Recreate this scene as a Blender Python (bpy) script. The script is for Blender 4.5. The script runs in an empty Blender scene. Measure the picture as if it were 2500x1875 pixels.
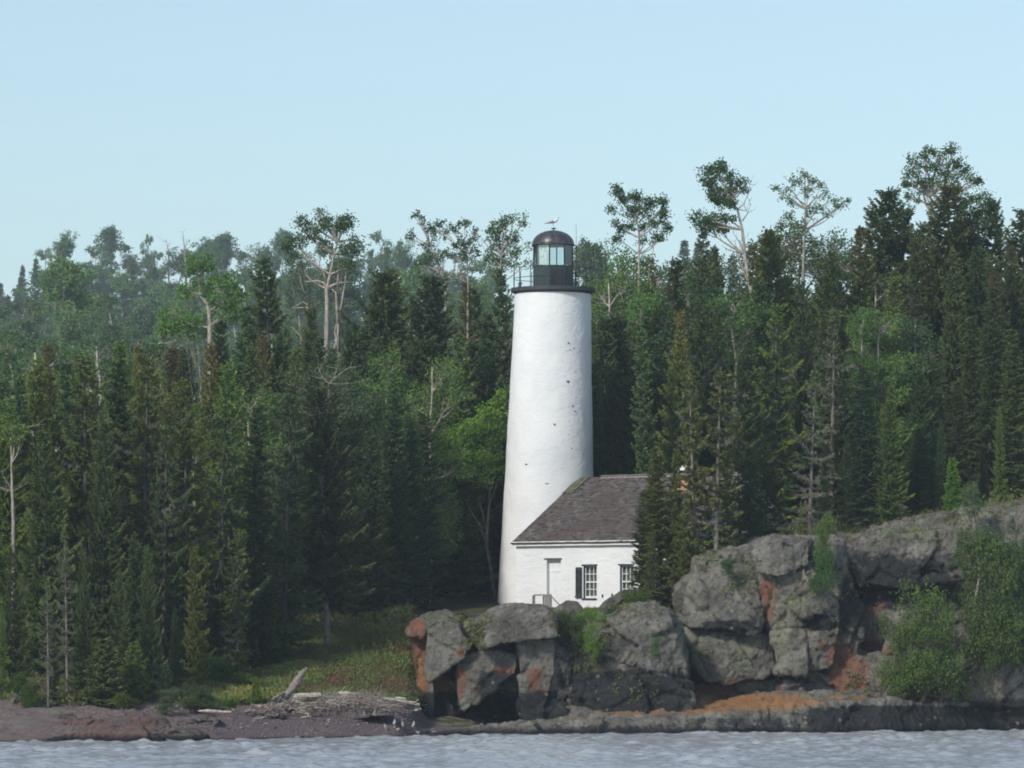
import bpy, bmesh, math, random
import numpy as np
from mathutils import Vector, Matrix, noise as mnoise

# ------------------------------------------------------------------ camera, sky, sun, exposure
SC = bpy.context.scene
CH = 2.7                      # camera height over the water (deck of a boat)
F = 12195.0                   # focal length in photo pixels (2500 wide)
HOR = 1612.0                  # photo row of the eye-level horizon
cam = bpy.data.cameras.new("camera")
cam.sensor_width = 36.0
cam.lens = 36.0 * F / 2500.0
cam.shift_y = (HOR - 937.5) / 2500.0
cam.clip_start = 1.0
cam.clip_end = 6000.0
camo = bpy.data.objects.new("camera", cam)
camo.location = (0, 0, CH)
camo.rotation_euler = (math.radians(90), 0, 0)
SC.collection.objects.link(camo)
SC.camera = camo

SUN_EL, SUN_AZ = 35.0, 38.0    # elevation; angle from "behind the camera" towards the left
world = bpy.data.worlds.new("World"); SC.world = world; world.use_nodes = True
wn = world.node_tree; wn.nodes.clear()
sky = wn.nodes.new("ShaderNodeTexSky"); sky.sky_type = 'NISHITA'; sky.sun_disc = False
sdir = Vector((-math.sin(math.radians(SUN_AZ)) * math.cos(math.radians(SUN_EL)),
               -math.cos(math.radians(SUN_AZ)) * math.cos(math.radians(SUN_EL)),
               math.sin(math.radians(SUN_EL))))
sky.sun_elevation = math.radians(SUN_EL)
sky.sun_rotation = math.atan2(sdir.x, sdir.y)
sky.air_density = 1.0; sky.dust_density = 0.3; sky.ozone_density = 2.0
hs = wn.nodes.new("ShaderNodeHueSaturation"); hs.inputs['Saturation'].default_value = 0.72; hs.inputs['Value'].default_value = 1.0
mx = wn.nodes.new("ShaderNodeMix"); mx.data_type = 'RGBA'; mx.blend_type = 'MULTIPLY'; mx.inputs[0].default_value = 1.0
mx.inputs[7].default_value = (0.82, 0.915, 0.925, 1)
bg = wn.nodes.new("ShaderNodeBackground"); bg.inputs[1].default_value = 0.15
wo = wn.nodes.new("ShaderNodeOutputWorld")
wn.links.new(sky.outputs[0], hs.inputs['Color']); wn.links.new(hs.outputs[0], mx.inputs[6])
wn.links.new(mx.outputs[2], bg.inputs[0]); wn.links.new(bg.outputs[0], wo.inputs[0])

sl = bpy.data.lights.new("sun", 'SUN'); sl.energy = 3.2; sl.angle = math.radians(7.0)   # sun dimmed and softened by thin haze
sl.color = (1.0, 0.94, 0.85)
so = bpy.data.objects.new("sun", sl); so.rotation_euler = (-sdir).to_track_quat('-Z', 'Y').to_euler()
so.location = (0, 0, 80); SC.collection.objects.link(so)
SC.view_settings.view_transform = 'Standard'; SC.view_settings.look = 'None'
SC.view_settings.exposure = 0.02; SC.view_settings.gamma = 1.0
SC.cycles.max_bounces = 6; SC.cycles.diffuse_bounces = 2; SC.cycles.glossy_bounces = 2
SC.cycles.transmission_bounces = 4; SC.cycles.transparent_max_bounces = 8; SC.cycles.volume_bounces = 0
SC.cycles.use_adaptive_sampling = True; SC.cycles.adaptive_threshold = 0.03
SC.cycles.sample_clamp_indirect = 4.0
SC.cycles.filter_width = 1.9
SC.cycles.use_denoising = True

# ------------------------------------------------------------------ helpers
LINK = SC.collection.objects.link
def P(px, py, Y):
    return Vector(((px - 1250.0) / F * Y, Y, CH + (HOR - py) / F * Y))
def tag(o, label=None, cat=None, group=None, kind=None):
    if label: o['label'] = label
    if cat: o['category'] = cat
    if group: o['group'] = group
    if kind: o['kind'] = kind
    return o
def empty(name, loc, rz=0.0):
    o = bpy.data.objects.new(name, None); o.empty_display_size = 0.3
    o.location = loc; o.rotation_euler = (0, 0, rz); LINK(o); return o
def link_mesh(name, me, mat, parent=None, smooth=False):
    o = bpy.data.objects.new(name, me)
    if mat is not None: me.materials.append(mat)
    if smooth: me.polygons.foreach_set('use_smooth', np.ones(len(me.polygons), bool))
    if parent is not None: o.parent = parent
    LINK(o); return o
def mesh_np(name, V, Q, cols=None):
    """V (n,3), Q (m,k) equal-sized polygons, cols (m,) per-face or (n,) per-vertex float attribute 'tint'."""
    me = bpy.data.meshes.new(name)
    V = np.asarray(V, np.float32); Q = np.asarray(Q, np.int32)
    me.vertices.add(len(V)); me.vertices.foreach_set('co', V.ravel())
    k = Q.shape[1]
    me.loops.add(Q.size); me.loops.foreach_set('vertex_index', Q.ravel())
    me.polygons.add(len(Q)); me.polygons.foreach_set('loop_start', np.arange(0, Q.size, k, dtype=np.int32))
    me.polygons.foreach_set('loop_total', np.full(len(Q), k, np.int32))
    me.update(calc_edges=True)
    if cols is not None:
        dom = 'FACE' if len(cols) == len(Q) else 'POINT'
        at = me.attributes.new('tint', 'FLOAT', dom); at.data.foreach_set('value', np.asarray(cols, np.float32))
    return me
class MB:
    """collects pieces, then builds ONE mesh object"""
    def __init__(s): s.v = []; s.f = []; s.c = []
    def add(s, vs, fs, tint=0.5):
        b = len(s.v); s.v += [tuple(v) for v in vs]; s.f += [tuple(b + i for i in f) for f in fs]; s.c += [tint] * len(fs)
    def box(s, c, d, R=None, tint=0.5):
        vs = [Vector((x * d[0] / 2, y * d[1] / 2, z * d[2] / 2)) for x in (-1, 1) for y in (-1, 1) for z in (-1, 1)]
        if R is not None: vs = [R @ v for v in vs]
        vs = [v + Vector(c) for v in vs]
        s.add(vs, [(0, 1, 3, 2), (4, 6, 7, 5), (0, 4, 5, 1), (2, 3, 7, 6), (0, 2, 6, 4), (1, 5, 7, 3)], tint)
    def box2(s, a, b, tint=0.5):
        s.box([(a[i] + b[i]) / 2 for i in range(3)], [abs(b[i] - a[i]) for i in range(3)], None, tint)
    def tube(s, path, rad, n=8, caps=True, tint=0.5, jit=0.0):
        path = [Vector(p) for p in path]; m = len(path)
        if not hasattr(rad, '__len__'): rad = [rad] * m
        b = len(s.v); up = Vector((0.13, 0.31, 0.94)).normalized()
        for i, p in enumerate(path):
            t = (path[min(i + 1, m - 1)] - path[max(i - 1, 0)]).normalized()
            if abs(t.dot(up)) > 0.95: up = Vector((0.9, 0.3, 0.1)).normalized()
            a = t.cross(up).normalized(); c = t.cross(a).normalized()
            for k in range(n):
                an = 2 * math.pi * k / n; r = rad[i] * (1 + jit * random.uniform(-1, 1))
                s.v.append(tuple(p + a * math.cos(an) * r + c * math.sin(an) * r))
        for i in range(m - 1):
            for k in range(n):
                k2 = (k + 1) % n
                s.f.append((b + i * n + k, b + i * n + k2, b + (i + 1) * n + k2, b + (i + 1) * n + k)); s.c.append(tint)
        if caps:
            s.f.append(tuple(b + k for k in range(n - 1, -1, -1))); s.c.append(tint)
            s.f.append(tuple(b + (m - 1) * n + k for k in range(n))); s.c.append(tint)
    def lathe(s, prof, n=32, c=(0, 0, 0), ph=0.0, tint=0.5, closed=False):
        b = len(s.v)
        for r, z in prof:
            for k in range(n):
                an = ph + 2 * math.pi * k / n
                s.v.append((c[0] + r * math.sin(an), c[1] - r * math.cos(an), c[2] + z))
        for i in range(len(prof) - 1):
            for k in range(n):
                k2 = (k + 1) % n
                s.f.append((b + i * n + k, b + i * n + k2, b + (i + 1) * n + k2, b + (i + 1) * n + k)); s.c.append(tint)
        if closed:
            s.f.append(tuple(b + k for k in range(n - 1, -1, -1))); s.c.append(tint)
            e = b + (len(prof) - 1) * n
            s.f.append(tuple(e + k for k in range(n))); s.c.append(tint)
    def build(s, name, mat, parent=None, smooth=False):
        me = bpy.data.meshes.new(name); me.from_pydata(s.v, [], s.f); me.update()
        at = me.attributes.new('tint', 'FLOAT', 'FACE'); at.data.foreach_set('value', np.asarray(s.c, np.float32))
        return link_mesh(name, me, mat, parent, smooth)

# vectorised value noise
def _h(ix, iy, iz, seed):
    n = (ix * 374761393 + iy * 668265263 + iz * 2147483647 + seed * 1274126177) & 0xFFFFFFFF
    n = ((n ^ (n >> 13)) * 1274126177) & 0xFFFFFFFF
    n = n ^ (n >> 16)
    return (n & 0xFFFF) / 65535.0
def vnoise(p, seed=0):
    p = np.asarray(p, float); i = np.floor(p).astype(np.int64); f = p - i; f = f * f * (3 - 2 * f)
    r = 0
    for dx in (0, 1):
        for dy in (0, 1):
            for dz in (0, 1):
                w = (f[:, 0] if dx else 1 - f[:, 0]) * (f[:, 1] if dy else 1 - f[:, 1]) * (f[:, 2] if dz else 1 - f[:, 2])
                r = r + w * _h(i[:, 0] + dx, i[:, 1] + dy, i[:, 2] + dz, seed)
    return r * 2 - 1
def fbm(p, scale, octv=4, seed=0, gain=0.5, ridged=False):
    p = np.asarray(p, float) / scale; a = 1.0; s = 0; t = 0
    for o in range(octv):
        n = vnoise(p + o * 17.3, seed + o)
        if ridged: n = 1 - 2 * np.abs(n)
        s = s + a * n; t += a; a *= gain; p = p * 2.03
    return s / t
def worley(p, scale, seed=0):
    """F1, F2 distances and the cell's random value"""
    p = np.asarray(p, float) / scale; i = np.floor(p).astype(np.int64)
    f1 = np.full(len(p), 9.0); f2 = np.full(len(p), 9.0); cid = np.zeros(len(p))
    for dx in (-1, 0, 1):
        for dy in (-1, 0, 1):
            for dz in (-1, 0, 1):
                c = i + np.array([dx, dy, dz])
                q = np.stack([c[:, k] + _h(c[:, 0], c[:, 1], c[:, 2], seed + 11 * (k + 1)) for k in range(3)], 1)
                d = np.linalg.norm(q - p, axis=1); idv = _h(c[:, 0], c[:, 1], c[:, 2], seed + 77)
                near = d < f1
                f2 = np.where(near, f1, np.minimum(f2, d)); cid = np.where(near, idv, cid); f1 = np.where(near, d, f1)
    return f1, f2, cid
def worley_c(p, scale, seed=0):
    p = np.asarray(p, float) / scale; i = np.floor(p).astype(np.int64)
    f1 = np.full(len(p), 9.0); f2 = np.full(len(p), 9.0); cid = np.zeros(len(p)); cc = p * 0
    for dx in (-1, 0, 1):
        for dy in (-1, 0, 1):
            for dz in (-1, 0, 1):
                c = i + np.array([dx, dy, dz])
                q = np.stack([c[:, k] + _h(c[:, 0], c[:, 1], c[:, 2], seed + 11 * (k + 1)) for k in range(3)], 1)
                d = np.linalg.norm(q - p, axis=1); near = d < f1
                f2 = np.where(near, f1, np.minimum(f2, d)); cid = np.where(near, _h(c[:, 0], c[:, 1], c[:, 2], seed + 77), cid)
                cc = np.where(near[:, None], q, cc); f1 = np.where(near, d, f1)
    return f1, f2, cid, cc * scale

# ------------------------------------------------------------------ materials
class NT:
    def __init__(s, name):
        s.m = bpy.data.materials.new(name); s.m.use_nodes = True; s.t = s.m.node_tree; s.t.nodes.clear()
        s.out = s.n('ShaderNodeOutputMaterial')
    def n(s, t, **kw):
        nd = s.t.nodes.new(t)
        for k, v in kw.items():
            if k.startswith('i_'):
                key = k[2:]
                key = int(key) if key.isdigit() else key.replace('_', ' ')
                if hasattr(v, 'is_linked') or isinstance(v, bpy.types.NodeSocket): s.l(v, nd.inputs[key])
                else: nd.inputs[key].default_value = v
            else: setattr(nd, k, v)
        return nd
    def l(s, a, b): s.t.links.new(a, b)
    def pos(s): return s.n('ShaderNodeNewGeometry').outputs['Position']
    def obj(s): return s.n('ShaderNodeTexCoord').outputs['Object']
    def map(s, v, scale):
        m = s.n('ShaderNodeMapping'); s.l(v, m.inputs[0]); m.inputs['Scale'].default_value = scale; return m.outputs[0]
    def noise(s, v, scale, detail=4, rough=0.55, dist=0.0):
        nd = s.n('ShaderNodeTexNoise'); s.l(v, nd.inputs['Vector']); nd.inputs['Scale'].default_value = scale
        nd.inputs['Detail'].default_value = detail; nd.inputs['Roughness'].default_value = rough; nd.inputs['Distortion'].default_value = dist
        return nd.outputs[0]
    def vor(s, v, scale, feat='F1', out=0, rnd=1.0):
        nd = s.n('ShaderNodeTexVoronoi'); nd.feature = feat; s.l(v, nd.inputs['Vector']); nd.inputs['Scale'].default_value = scale
        nd.inputs['Randomness'].default_value = rnd
        return nd.outputs[out]
    def ramp(s, v, a, b, lo=0.0, hi=1.0):
        nd = s.n('ShaderNodeMapRange'); nd.clamp = True; nd.interpolation_type = 'SMOOTHSTEP'
        s.l(v, nd.inputs[0]); nd.inputs[1].default_value = a; nd.inputs[2].default_value = b
        nd.inputs[3].default_value = lo; nd.inputs[4].default_value = hi
        return nd.outputs[0]
    def math(s, op, a, b=0.0):
        nd = s.n('ShaderNodeMath'); nd.operation = op
        for k, x in ((0, a), (1, b)):
            if isinstance(x, bpy.types.NodeSocket): s.l(x, nd.inputs[k])
            else: nd.inputs[k].default_value = x
        return nd.outputs[0]
    def mix(s, fac, a, b, blend='MIX'):
        nd = s.n('ShaderNodeMix'); nd.data_type = 'RGBA'; nd.blend_type = blend
        for k, x in ((0, fac), (6, a), (7, b)):
            if isinstance(x, bpy.types.NodeSocket): s.l(x, nd.inputs[k])
            elif k == 0: nd.inputs[0].default_value = x
            else: nd.inputs[k].default_value = (x[0], x[1], x[2], 1)
        return nd.outputs[2]
    def attr(s, name, out='Fac'):
        nd = s.n('ShaderNodeAttribute'); nd.attribute_name = name; return nd.outputs[out]
    def bump(s, h, strength=0.5, dist=0.05, normal=None):
        nd = s.n('ShaderNodeBump'); s.l(h, nd.inputs['Height']); nd.inputs['Strength'].default_value = strength
        nd.inputs['Distance'].default_value = dist
        if normal is not None: s.l(normal, nd.inputs['Normal'])
        return nd.outputs[0]
    def pbr(s, col, rough=0.8, normal=None, spec=0.3, metal=0.0):
        p = s.n('ShaderNodeBsdfPrincipled')
        for k, x in (('Base Color', col), ('Roughness', rough), ('Metallic', metal)):
            if isinstance(x, bpy.types.NodeSocket): s.l(x, p.inputs[k])
            elif k == 'Base Color': p.inputs[k].default_value = (x[0], x[1], x[2], 1)
            else: p.inputs[k].default_value = x
        p.inputs['Specular IOR Level'].default_value = spec
        if normal is not None: s.l(normal, p.inputs['Normal'])
        s.l(p.outputs[0], s.out.inputs[0]); return s.m

def m_plaster():
    t = NT('white_plaster'); p = t.pos()
    big = t.noise(p, 0.6, 5); fine = t.noise(p, 9, 6, 0.6); st = t.noise(t.map(p, (3, 3, 0.35)), 2.0, 5)
    c = t.mix(t.ramp(big, 0.35, 0.7), (0.82, 0.82, 0.81), (0.74, 0.745, 0.75))
    c = t.mix(t.ramp(st, 0.62, 0.8, 0, 0.35), c, (0.60, 0.60, 0.58))
    blk = t.vor(t.map(p, (1.6, 1.6, 2.9)), 1.1, 'DISTANCE_TO_EDGE')
    h = t.math('ADD', t.math('MULTIPLY', t.ramp(blk, 0.0, 0.16), 0.38), t.math('MULTIPLY', fine, .7))
    return t.pbr(c, 0.92, t.bump(h, 0.5, 0.022), 0.05)
def m_simple(name, col, rough=0.6, spec=0.3, var=0.15, scale=6.0, bumpd=0.005, metal=0.0):
    t = NT(name); p = t.pos(); n = t.noise(p, scale, 5)
    c2 = tuple(max(0, x * (1 - var * 2)) for x in col); c1 = tuple(min(1, x * (1 + var)) for x in col)
    return t.pbr(t.mix(t.ramp(n, 0.35, 0.65), c1, c2), rough, t.bump(n, 0.4, bumpd), spec, metal)
def m_dome():
    t = NT('weathered_dark_metal'); p = t.pos()
    st = t.noise(t.map(p, (6, 6, 0.8)), 1.4, 5)
    c = t.mix(t.ramp(st, 0.4, 0.75), (0.030, 0.032, 0.038), (0.125, 0.108, 0.115))
    return t.pbr(c, 0.38, t.bump(st, 0.2, 0.01), 0.6)
def m_shingle():
    t = NT('weathered_shingles'); p = t.pos(); a = t.attr('tint')
    big = t.noise(p, 0.9, 4)
    c = t.mix(a, (0.080, 0.066, 0.062), (0.250, 0.222, 0.212))
    c = t.mix(t.ramp(big, 0.4, 0.65, 0, 0.6), c, (0.135, 0.100, 0.086))
    mo = t.noise(p, 3.5, 5)
    c = t.mix(t.ramp(mo, 0.6, 0.75, 0, 0.45), c, (0.10, 0.11, 0.065))
    return t.pbr(c, 0.9, t.bump(t.noise(p, 40, 3), 0.5, 0.01), 0.15)
def m_wood(name, a, b):
    t = NT(name); p = t.obj(); n = t.noise(t.map(p, (4, 4, 4)), 3, 6); tt = t.attr('tint')
    c = t.mix(t.ramp(n, 0.35, 0.65), a, b); c = t.mix(t.math('MULTIPLY', tt, 0.5), c, tuple(x * 0.5 for x in b))
    return t.pbr(c, 0.85, t.bump(n, 0.5, 0.01), 0.2)
def m_brick():
    t = NT('orange_brick'); p = t.obj()
    br = t.n('ShaderNodeTexBrick'); mp = t.n('ShaderNodeMapping'); mp.inputs['Rotation'].default_value = (math.radians(90), 0, 0)
    t.l(p, mp.inputs[0]); t.l(mp.outputs[0], br.inputs['Vector'])
    br.inputs['Scale'].default_value = 4.5; br.inputs['Color1'].default_value = (0.42, 0.13, 0.06, 1)
    br.inputs['Color2'].default_value = (0.55, 0.30, 0.13, 1); br.inputs['Mortar'].default_value = (0.5, 0.45, 0.4, 1)
    return t.pbr(br.outputs[0], 0.9, None, 0.2)
def m_rock(name='lichen_rock', A=(0.130, 0.123, 0.104), B=(0.325, 0.305, 0.262), red=(0.34, 0.125, 0.065), wet=True):
    t = NT(name); p = t.pos()
    n1 = t.noise(p, 0.9, 6, 0.6, 0.3); n2 = t.noise(p, 5.0, 6, 0.65); n3 = t.noise(p, 24, 5, 0.7)
    c = t.mix(t.ramp(n1, 0.3, 0.7), A, B)
    c = t.mix(t.ramp(n2, 0.50, 0.64, 0, 0.65), c, (0.040, 0.040, 0.040))
    c = t.mix(t.ramp(n3, 0.48, 0.68, 0, 0.65), c, (0.27, 0.265, 0.25))
    R = t.attr('paint', 'Color'); sp = t.n('ShaderNodeSeparateColor'); t.l(R, sp.inputs[0])
    # reddish bare stone, broken by noise
    rr = t.math('ADD', sp.outputs[0], t.math('MULTIPLY', t.math('SUBTRACT', t.noise(p, 3.2, 6, 0.7), 0.5), 1.5))
    cr = t.mix(t.ramp(t.noise(p, 7, 4), 0.4, 0.6), red, (0.22, 0.14, 0.115))
    c = t.mix(t.ramp(rr, 0.42, 0.66, 0, 0.92), c, cr)
    # bright orange lichen
    oo = t.math('ADD', sp.outputs[2], t.math('MULTIPLY', t.math('SUBTRACT', t.noise(t.map(p, (0.45, 0.8, 1.6)), 5.0, 9, 0.8), 0.5), 2.6))
    c = t.mix(t.ramp(oo, 0.5, 0.85, 0, 0.9), c, (0.40, 0.20, 0.085))
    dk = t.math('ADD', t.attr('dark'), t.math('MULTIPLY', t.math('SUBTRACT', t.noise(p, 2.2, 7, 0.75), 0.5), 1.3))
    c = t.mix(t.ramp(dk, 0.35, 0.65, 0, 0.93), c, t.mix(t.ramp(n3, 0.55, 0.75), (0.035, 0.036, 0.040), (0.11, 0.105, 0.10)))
    # pale green crust lichen
    gg = t.math('ADD', sp.outputs[1], t.math('MULTIPLY', t.math('SUBTRACT', t.noise(p, 2.3, 6, 0.7), 0.5), 1.6))
    c = t.mix(t.ramp(gg, 0.45, 0.75, 0, 0.8), c, (0.25, 0.265, 0.165))
    # round pale lichen spots
    v = t.n('ShaderNodeTexVoronoi'); t.l(p, v.inputs['Vector']); v.inputs['Scale'].default_value = 3.1
    spot = t.math('SUBTRACT', t.math('ADD', v.outputs['Distance'], t.math('MULTIPLY', n3, 0.5)), 0.3)
    cm = t.n('ShaderNodeSeparateColor'); t.l(v.outputs['Color'], cm.inputs[0])
    k = t.math('MULTIPLY', t.ramp(spot, 0.12, 0.2, 1, 0), t.ramp(cm.outputs[0], 0.72, 0.76, 0, 1))
    c = t.mix(t.math('MULTIPLY', k, 0.6), c, (0.34, 0.34, 0.26))
    v2 = t.n('ShaderNodeTexVoronoi'); t.l(p, v2.inputs['Vector']); v2.inputs['Scale'].default_value = 8.0
    k2 = t.math('MULTIPLY', t.ramp(t.math('ADD', v2.outputs['Distance'], t.math('MULTIPLY', n3, 0.6)), 0.42, 0.5, 1, 0), t.ramp(n1, 0.42, 0.6))
    c = t.mix(t.math('MULTIPLY', t.math('MULTIPLY', k2, t.ramp(t.noise(p, 1.7, 4), .5, .62)), 0.6), c, (0.36, 0.36, 0.34))
    if wet:   # dark waterline band on the stone itself
        z = t.n('ShaderNodeSeparateXYZ'); t.l(p, z.inputs[0])
        zz = t.math('ADD', z.outputs[2], t.math('MULTIPLY', t.math('SUBTRACT', n2, 0.5), 0.35))
        c = t.mix(t.ramp(zz, 0.10, 0.30, 0.9, 0), c, (0.022, 0.022, 0.028))
    h = t.math('ADD', t.math('MULTIPLY', n2, 1.2), t.math('MULTIPLY', n3, 0.5))
    return t.pbr(c, 0.88, t.bump(h, 1.0, 0.17), 0.12)
def m_leaf(name, cols, trans=0.3, rough=0.6):
    """cols: 3 colours along the tint attribute, multiplied by the object's own colour"""
    t = NT(name); a = t.attr('tint'); p = t.pos()
    cr = t.n('ShaderNodeValToRGB'); t.l(a, cr.inputs[0]); e = cr.color_ramp.elements
    e[0].position = 0.0; e[0].color = (*cols[0], 1); e[1].position = 1.0; e[1].color = (*cols[-1], 1)
    for i, c in enumerate(cols[1:-1]):
        x = e.new((i + 1) / (len(cols) - 1)); x.color = (*c, 1)
    oi = t.n('ShaderNodeObjectInfo')
    c = t.mix(1.0, cr.outputs[0], oi.outputs['Color'], 'MULTIPLY')
    d = t.n('ShaderNodeBsdfPrincipled'); t.l(c, d.inputs['Base Color']); d.inputs['Roughness'].default_value = rough
    d.inputs['Specular IOR Level'].default_value = 0.25
    tr = t.n('ShaderNodeBsdfTranslucent'); t.l(c, tr.inputs[0])
    ms = t.n('ShaderNodeMixShader'); ms.inputs[0].default_value = trans
    t.l(d.outputs[0], ms.inputs[1]); t.l(tr.outputs[0], ms.inputs[2]); t.l(ms.outputs[0], t.out.inputs[0])
    return t.m
def m_bark(name, a, b, sc=5):
    t = NT(name); p = t.obj(); n = t.noise(t.map(p, (3, 3, 0.8)), sc, 5)
    oi = t.n('ShaderNodeObjectInfo'); c = t.mix(1.0, t.mix(t.ramp(n, 0.38, 0.62), a, b), oi.outputs['Color'], 'MULTIPLY')
    return t.pbr(c, 0.9, t.bump(n, 0.5, 0.02), 0.15)
def m_glass():
    t = NT('lantern_glass')
    g = t.n('ShaderNodeBsdfGlossy'); g.inputs['Color'].default_value = (0.9, 0.95, 1, 1); g.inputs['Roughness'].default_value = 0.04
    tr = t.n('ShaderNodeBsdfTransparent'); tr.inputs[0].default_value = (0.93, 0.97, 0.97, 1)
    fr = t.n('ShaderNodeFresnel'); fr.inputs[0].default_value = 1.45
    ms = t.n('ShaderNodeMixShader'); t.l(t.math('ADD', fr.outputs[0], 0.04), ms.inputs[0]); t.l(tr.outputs[0], ms.inputs[1]); t.l(g.outputs[0], ms.inputs[2])
    t.l(ms.outputs[0], t.out.inputs[0]); return t.m
def m_curtain():
    t = NT('curtain_cloth'); p = t.obj(); n = t.noise(t.map(p, (14, 14, 0.3)), 2, 3)
    return t.pbr(t.mix(t.ramp(n, 0.35, 0.65), (0.62, 0.56, 0.42), (0.36, 0.33, 0.28)), 0.9)
def m_water():
    t = NT('lake_water'); p = t.pos()
    n = t.noise(t.map(p, (1.0, 1.0, 1.0)), 6.5, 5, 0.6)
    pr = t.n('ShaderNodeBsdfPrincipled'); pr.inputs['Base Color'].default_value = (0.41, 0.425, 0.445, 1)
    pr.inputs['Roughness'].default_value = 0.16; pr.inputs['IOR'].default_value = 1.45
    pr.inputs['Specular IOR Level'].default_value = 0.5
    t.l(t.bump(n, 0.5, 0.05), pr.inputs['Normal']); t.l(pr.outputs[0], t.out.inputs[0]); return t.m
def m_terrain():
    t = NT('ground_cover'); p = t.pos(); K = t.attr('paint', 'Color'); sp = t.n('ShaderNodeSeparateColor'); t.l(K, sp.inputs[0])
    n1 = t.noise(p, 0.8, 6, 0.6); n2 = t.noise(p, 6, 6, 0.65); n3 = t.noise(p, 28, 4, 0.7)
    veg = t.mix(t.ramp(n2, 0.4, 0.6), (0.055, 0.068, 0.025), (0.080, 0.066, 0.038))
    grav = t.mix(t.ramp(n3, 0.3, 0.7), (0.105, 0.080, 0.085), (0.23, 0.185, 0.185))
    grav = t.mix(t.ramp(n1, 0.4, 0.65, 0, 0.5), grav, (0.145, 0.095, 0.095))
    rock = t.mix(t.ramp(n2, 0.38, 0.62), (0.155, 0.100, 0.095), (0.21, 0.175, 0.16))
    rock = t.mix(t.ramp(n1, 0.48, 0.62, 0, 0.7), rock, (0.17, 0.15, 0.135))
    top = t.mix(t.ramp(n2, 0.38, 0.66), (0.24, 0.215, 0.19), (0.14, 0.13, 0.115))
    moss = t.mix(t.ramp(n3, 0.4, 0.6), (0.075, 0.085, 0.03), (0.11, 0.085, 0.045))
    top = t.mix(t.ramp(t.noise(p, 1.6, 5), 0.47, 0.55), top, moss)
    c = t.mix(sp.outputs[0], veg, grav)
    rk = t.math('ADD', sp.outputs[1], t.math('MULTIPLY', t.math('SUBTRACT', n1, 0.5), 0.8))
    c = t.mix(t.ramp(rk, 0.4, 0.6), c, rock); c = t.mix(t.ramp(sp.outputs[2], 0.3, 0.7), c, top)
    z = t.n('ShaderNodeSeparateXYZ'); t.l(p, z.inputs[0])
    zz = t.math('ADD', z.outputs[2], t.math('MULTIPLY', t.math('SUBTRACT', n2, 0.5), 0.08))
    c = t.mix(t.ramp(zz, 0.03, 0.10, 0.8, 0), c, (0.035, 0.03, 0.035))
    return t.pbr(c, 0.92, t.bump(t.math('ADD', n2, n3), 0.8, 0.05), 0.15)

M = dict(plaster=m_plaster(), dark=m_simple('dark_green_paint', (0.022, 0.040, 0.036), 0.42, 0.5, 0.1),
         black=m_simple('black_iron', (0.018, 0.020, 0.024), 0.45, 0.5), dome=m_dome(), shingle=m_shingle(),
         deck=m_simple('dark_gallery_paint', (0.05, 0.055, 0.06), 0.5, 0.4),
         brick=m_brick(), glass=m_glass(), curtain=m_curtain(), white=m_simple('white_paint', (0.80, 0.80, 0.80), 0.5, 0.4, 0.03),
         navy=m_simple('dark_blue', (0.030, 0.038, 0.065), 0.5, 0.4), shutter=m_simple('dark_grey_paint', (0.045, 0.050, 0.056), 0.6, 0.3),
         wood=m_wood('weathered_wood', (0.42, 0.39, 0.36), (0.27, 0.25, 0.23)), drift=m_wood('bleached_driftwood', (0.66, 0.60, 0.50), (0.40, 0.34, 0.28)),
         inside=m_simple('interior_shadow_wall', (0.22, 0.21, 0.20), 0.8), stone=m_simple('exposed_stone', (0.20, 0.14, 0.10), 0.9, 0.2, 0.3, 14, 0.02),
         rock=m_rock(), redrock=m_rock('red_shore_rock', (0.115, 0.092, 0.090), (0.25, 0.205, 0.19), (0.20, 0.120, 0.112)), water=m_water(), ground=m_terrain(), twig=m_wood('grey_twigs', (0.36, 0.30, 0.27), (0.20, 0.16, 0.14)),
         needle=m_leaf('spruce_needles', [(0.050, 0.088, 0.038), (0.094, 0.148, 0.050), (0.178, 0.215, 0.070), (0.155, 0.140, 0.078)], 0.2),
         leaf=m_leaf('broad_leaves', [(0.062, 0.104, 0.044), (0.098, 0.158, 0.058), (0.145, 0.210, 0.078)], 0.35),
         lichen=m_leaf('grey_beard_lichen', [(0.10, 0.105, 0.075), (0.17, 0.17, 0.12), (0.24, 0.23, 0.17)], 0.1),
         bark=m_bark('spruce_bark', (0.12, 0.105, 0.10), (0.065, 0.058, 0.055)), pale_bark=m_bark('aspen_bark', (0.46, 0.41, 0.35), (0.26, 0.22, 0.19)),
         gull_white=m_simple('white_feathers', (0.78, 0.77, 0.77), 0.7, 0.2, 0.04), gull_grey=m_simple('grey_feathers', (0.36, 0.36, 0.40), 0.7, 0.2, 0.05),
         bill=m_simple('yellow_bill', (0.6, 0.4, 0.1), 0.5), brownf=m_simple('brown_feathers', (0.10, 0.075, 0.065), 0.8, 0.2))
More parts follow.
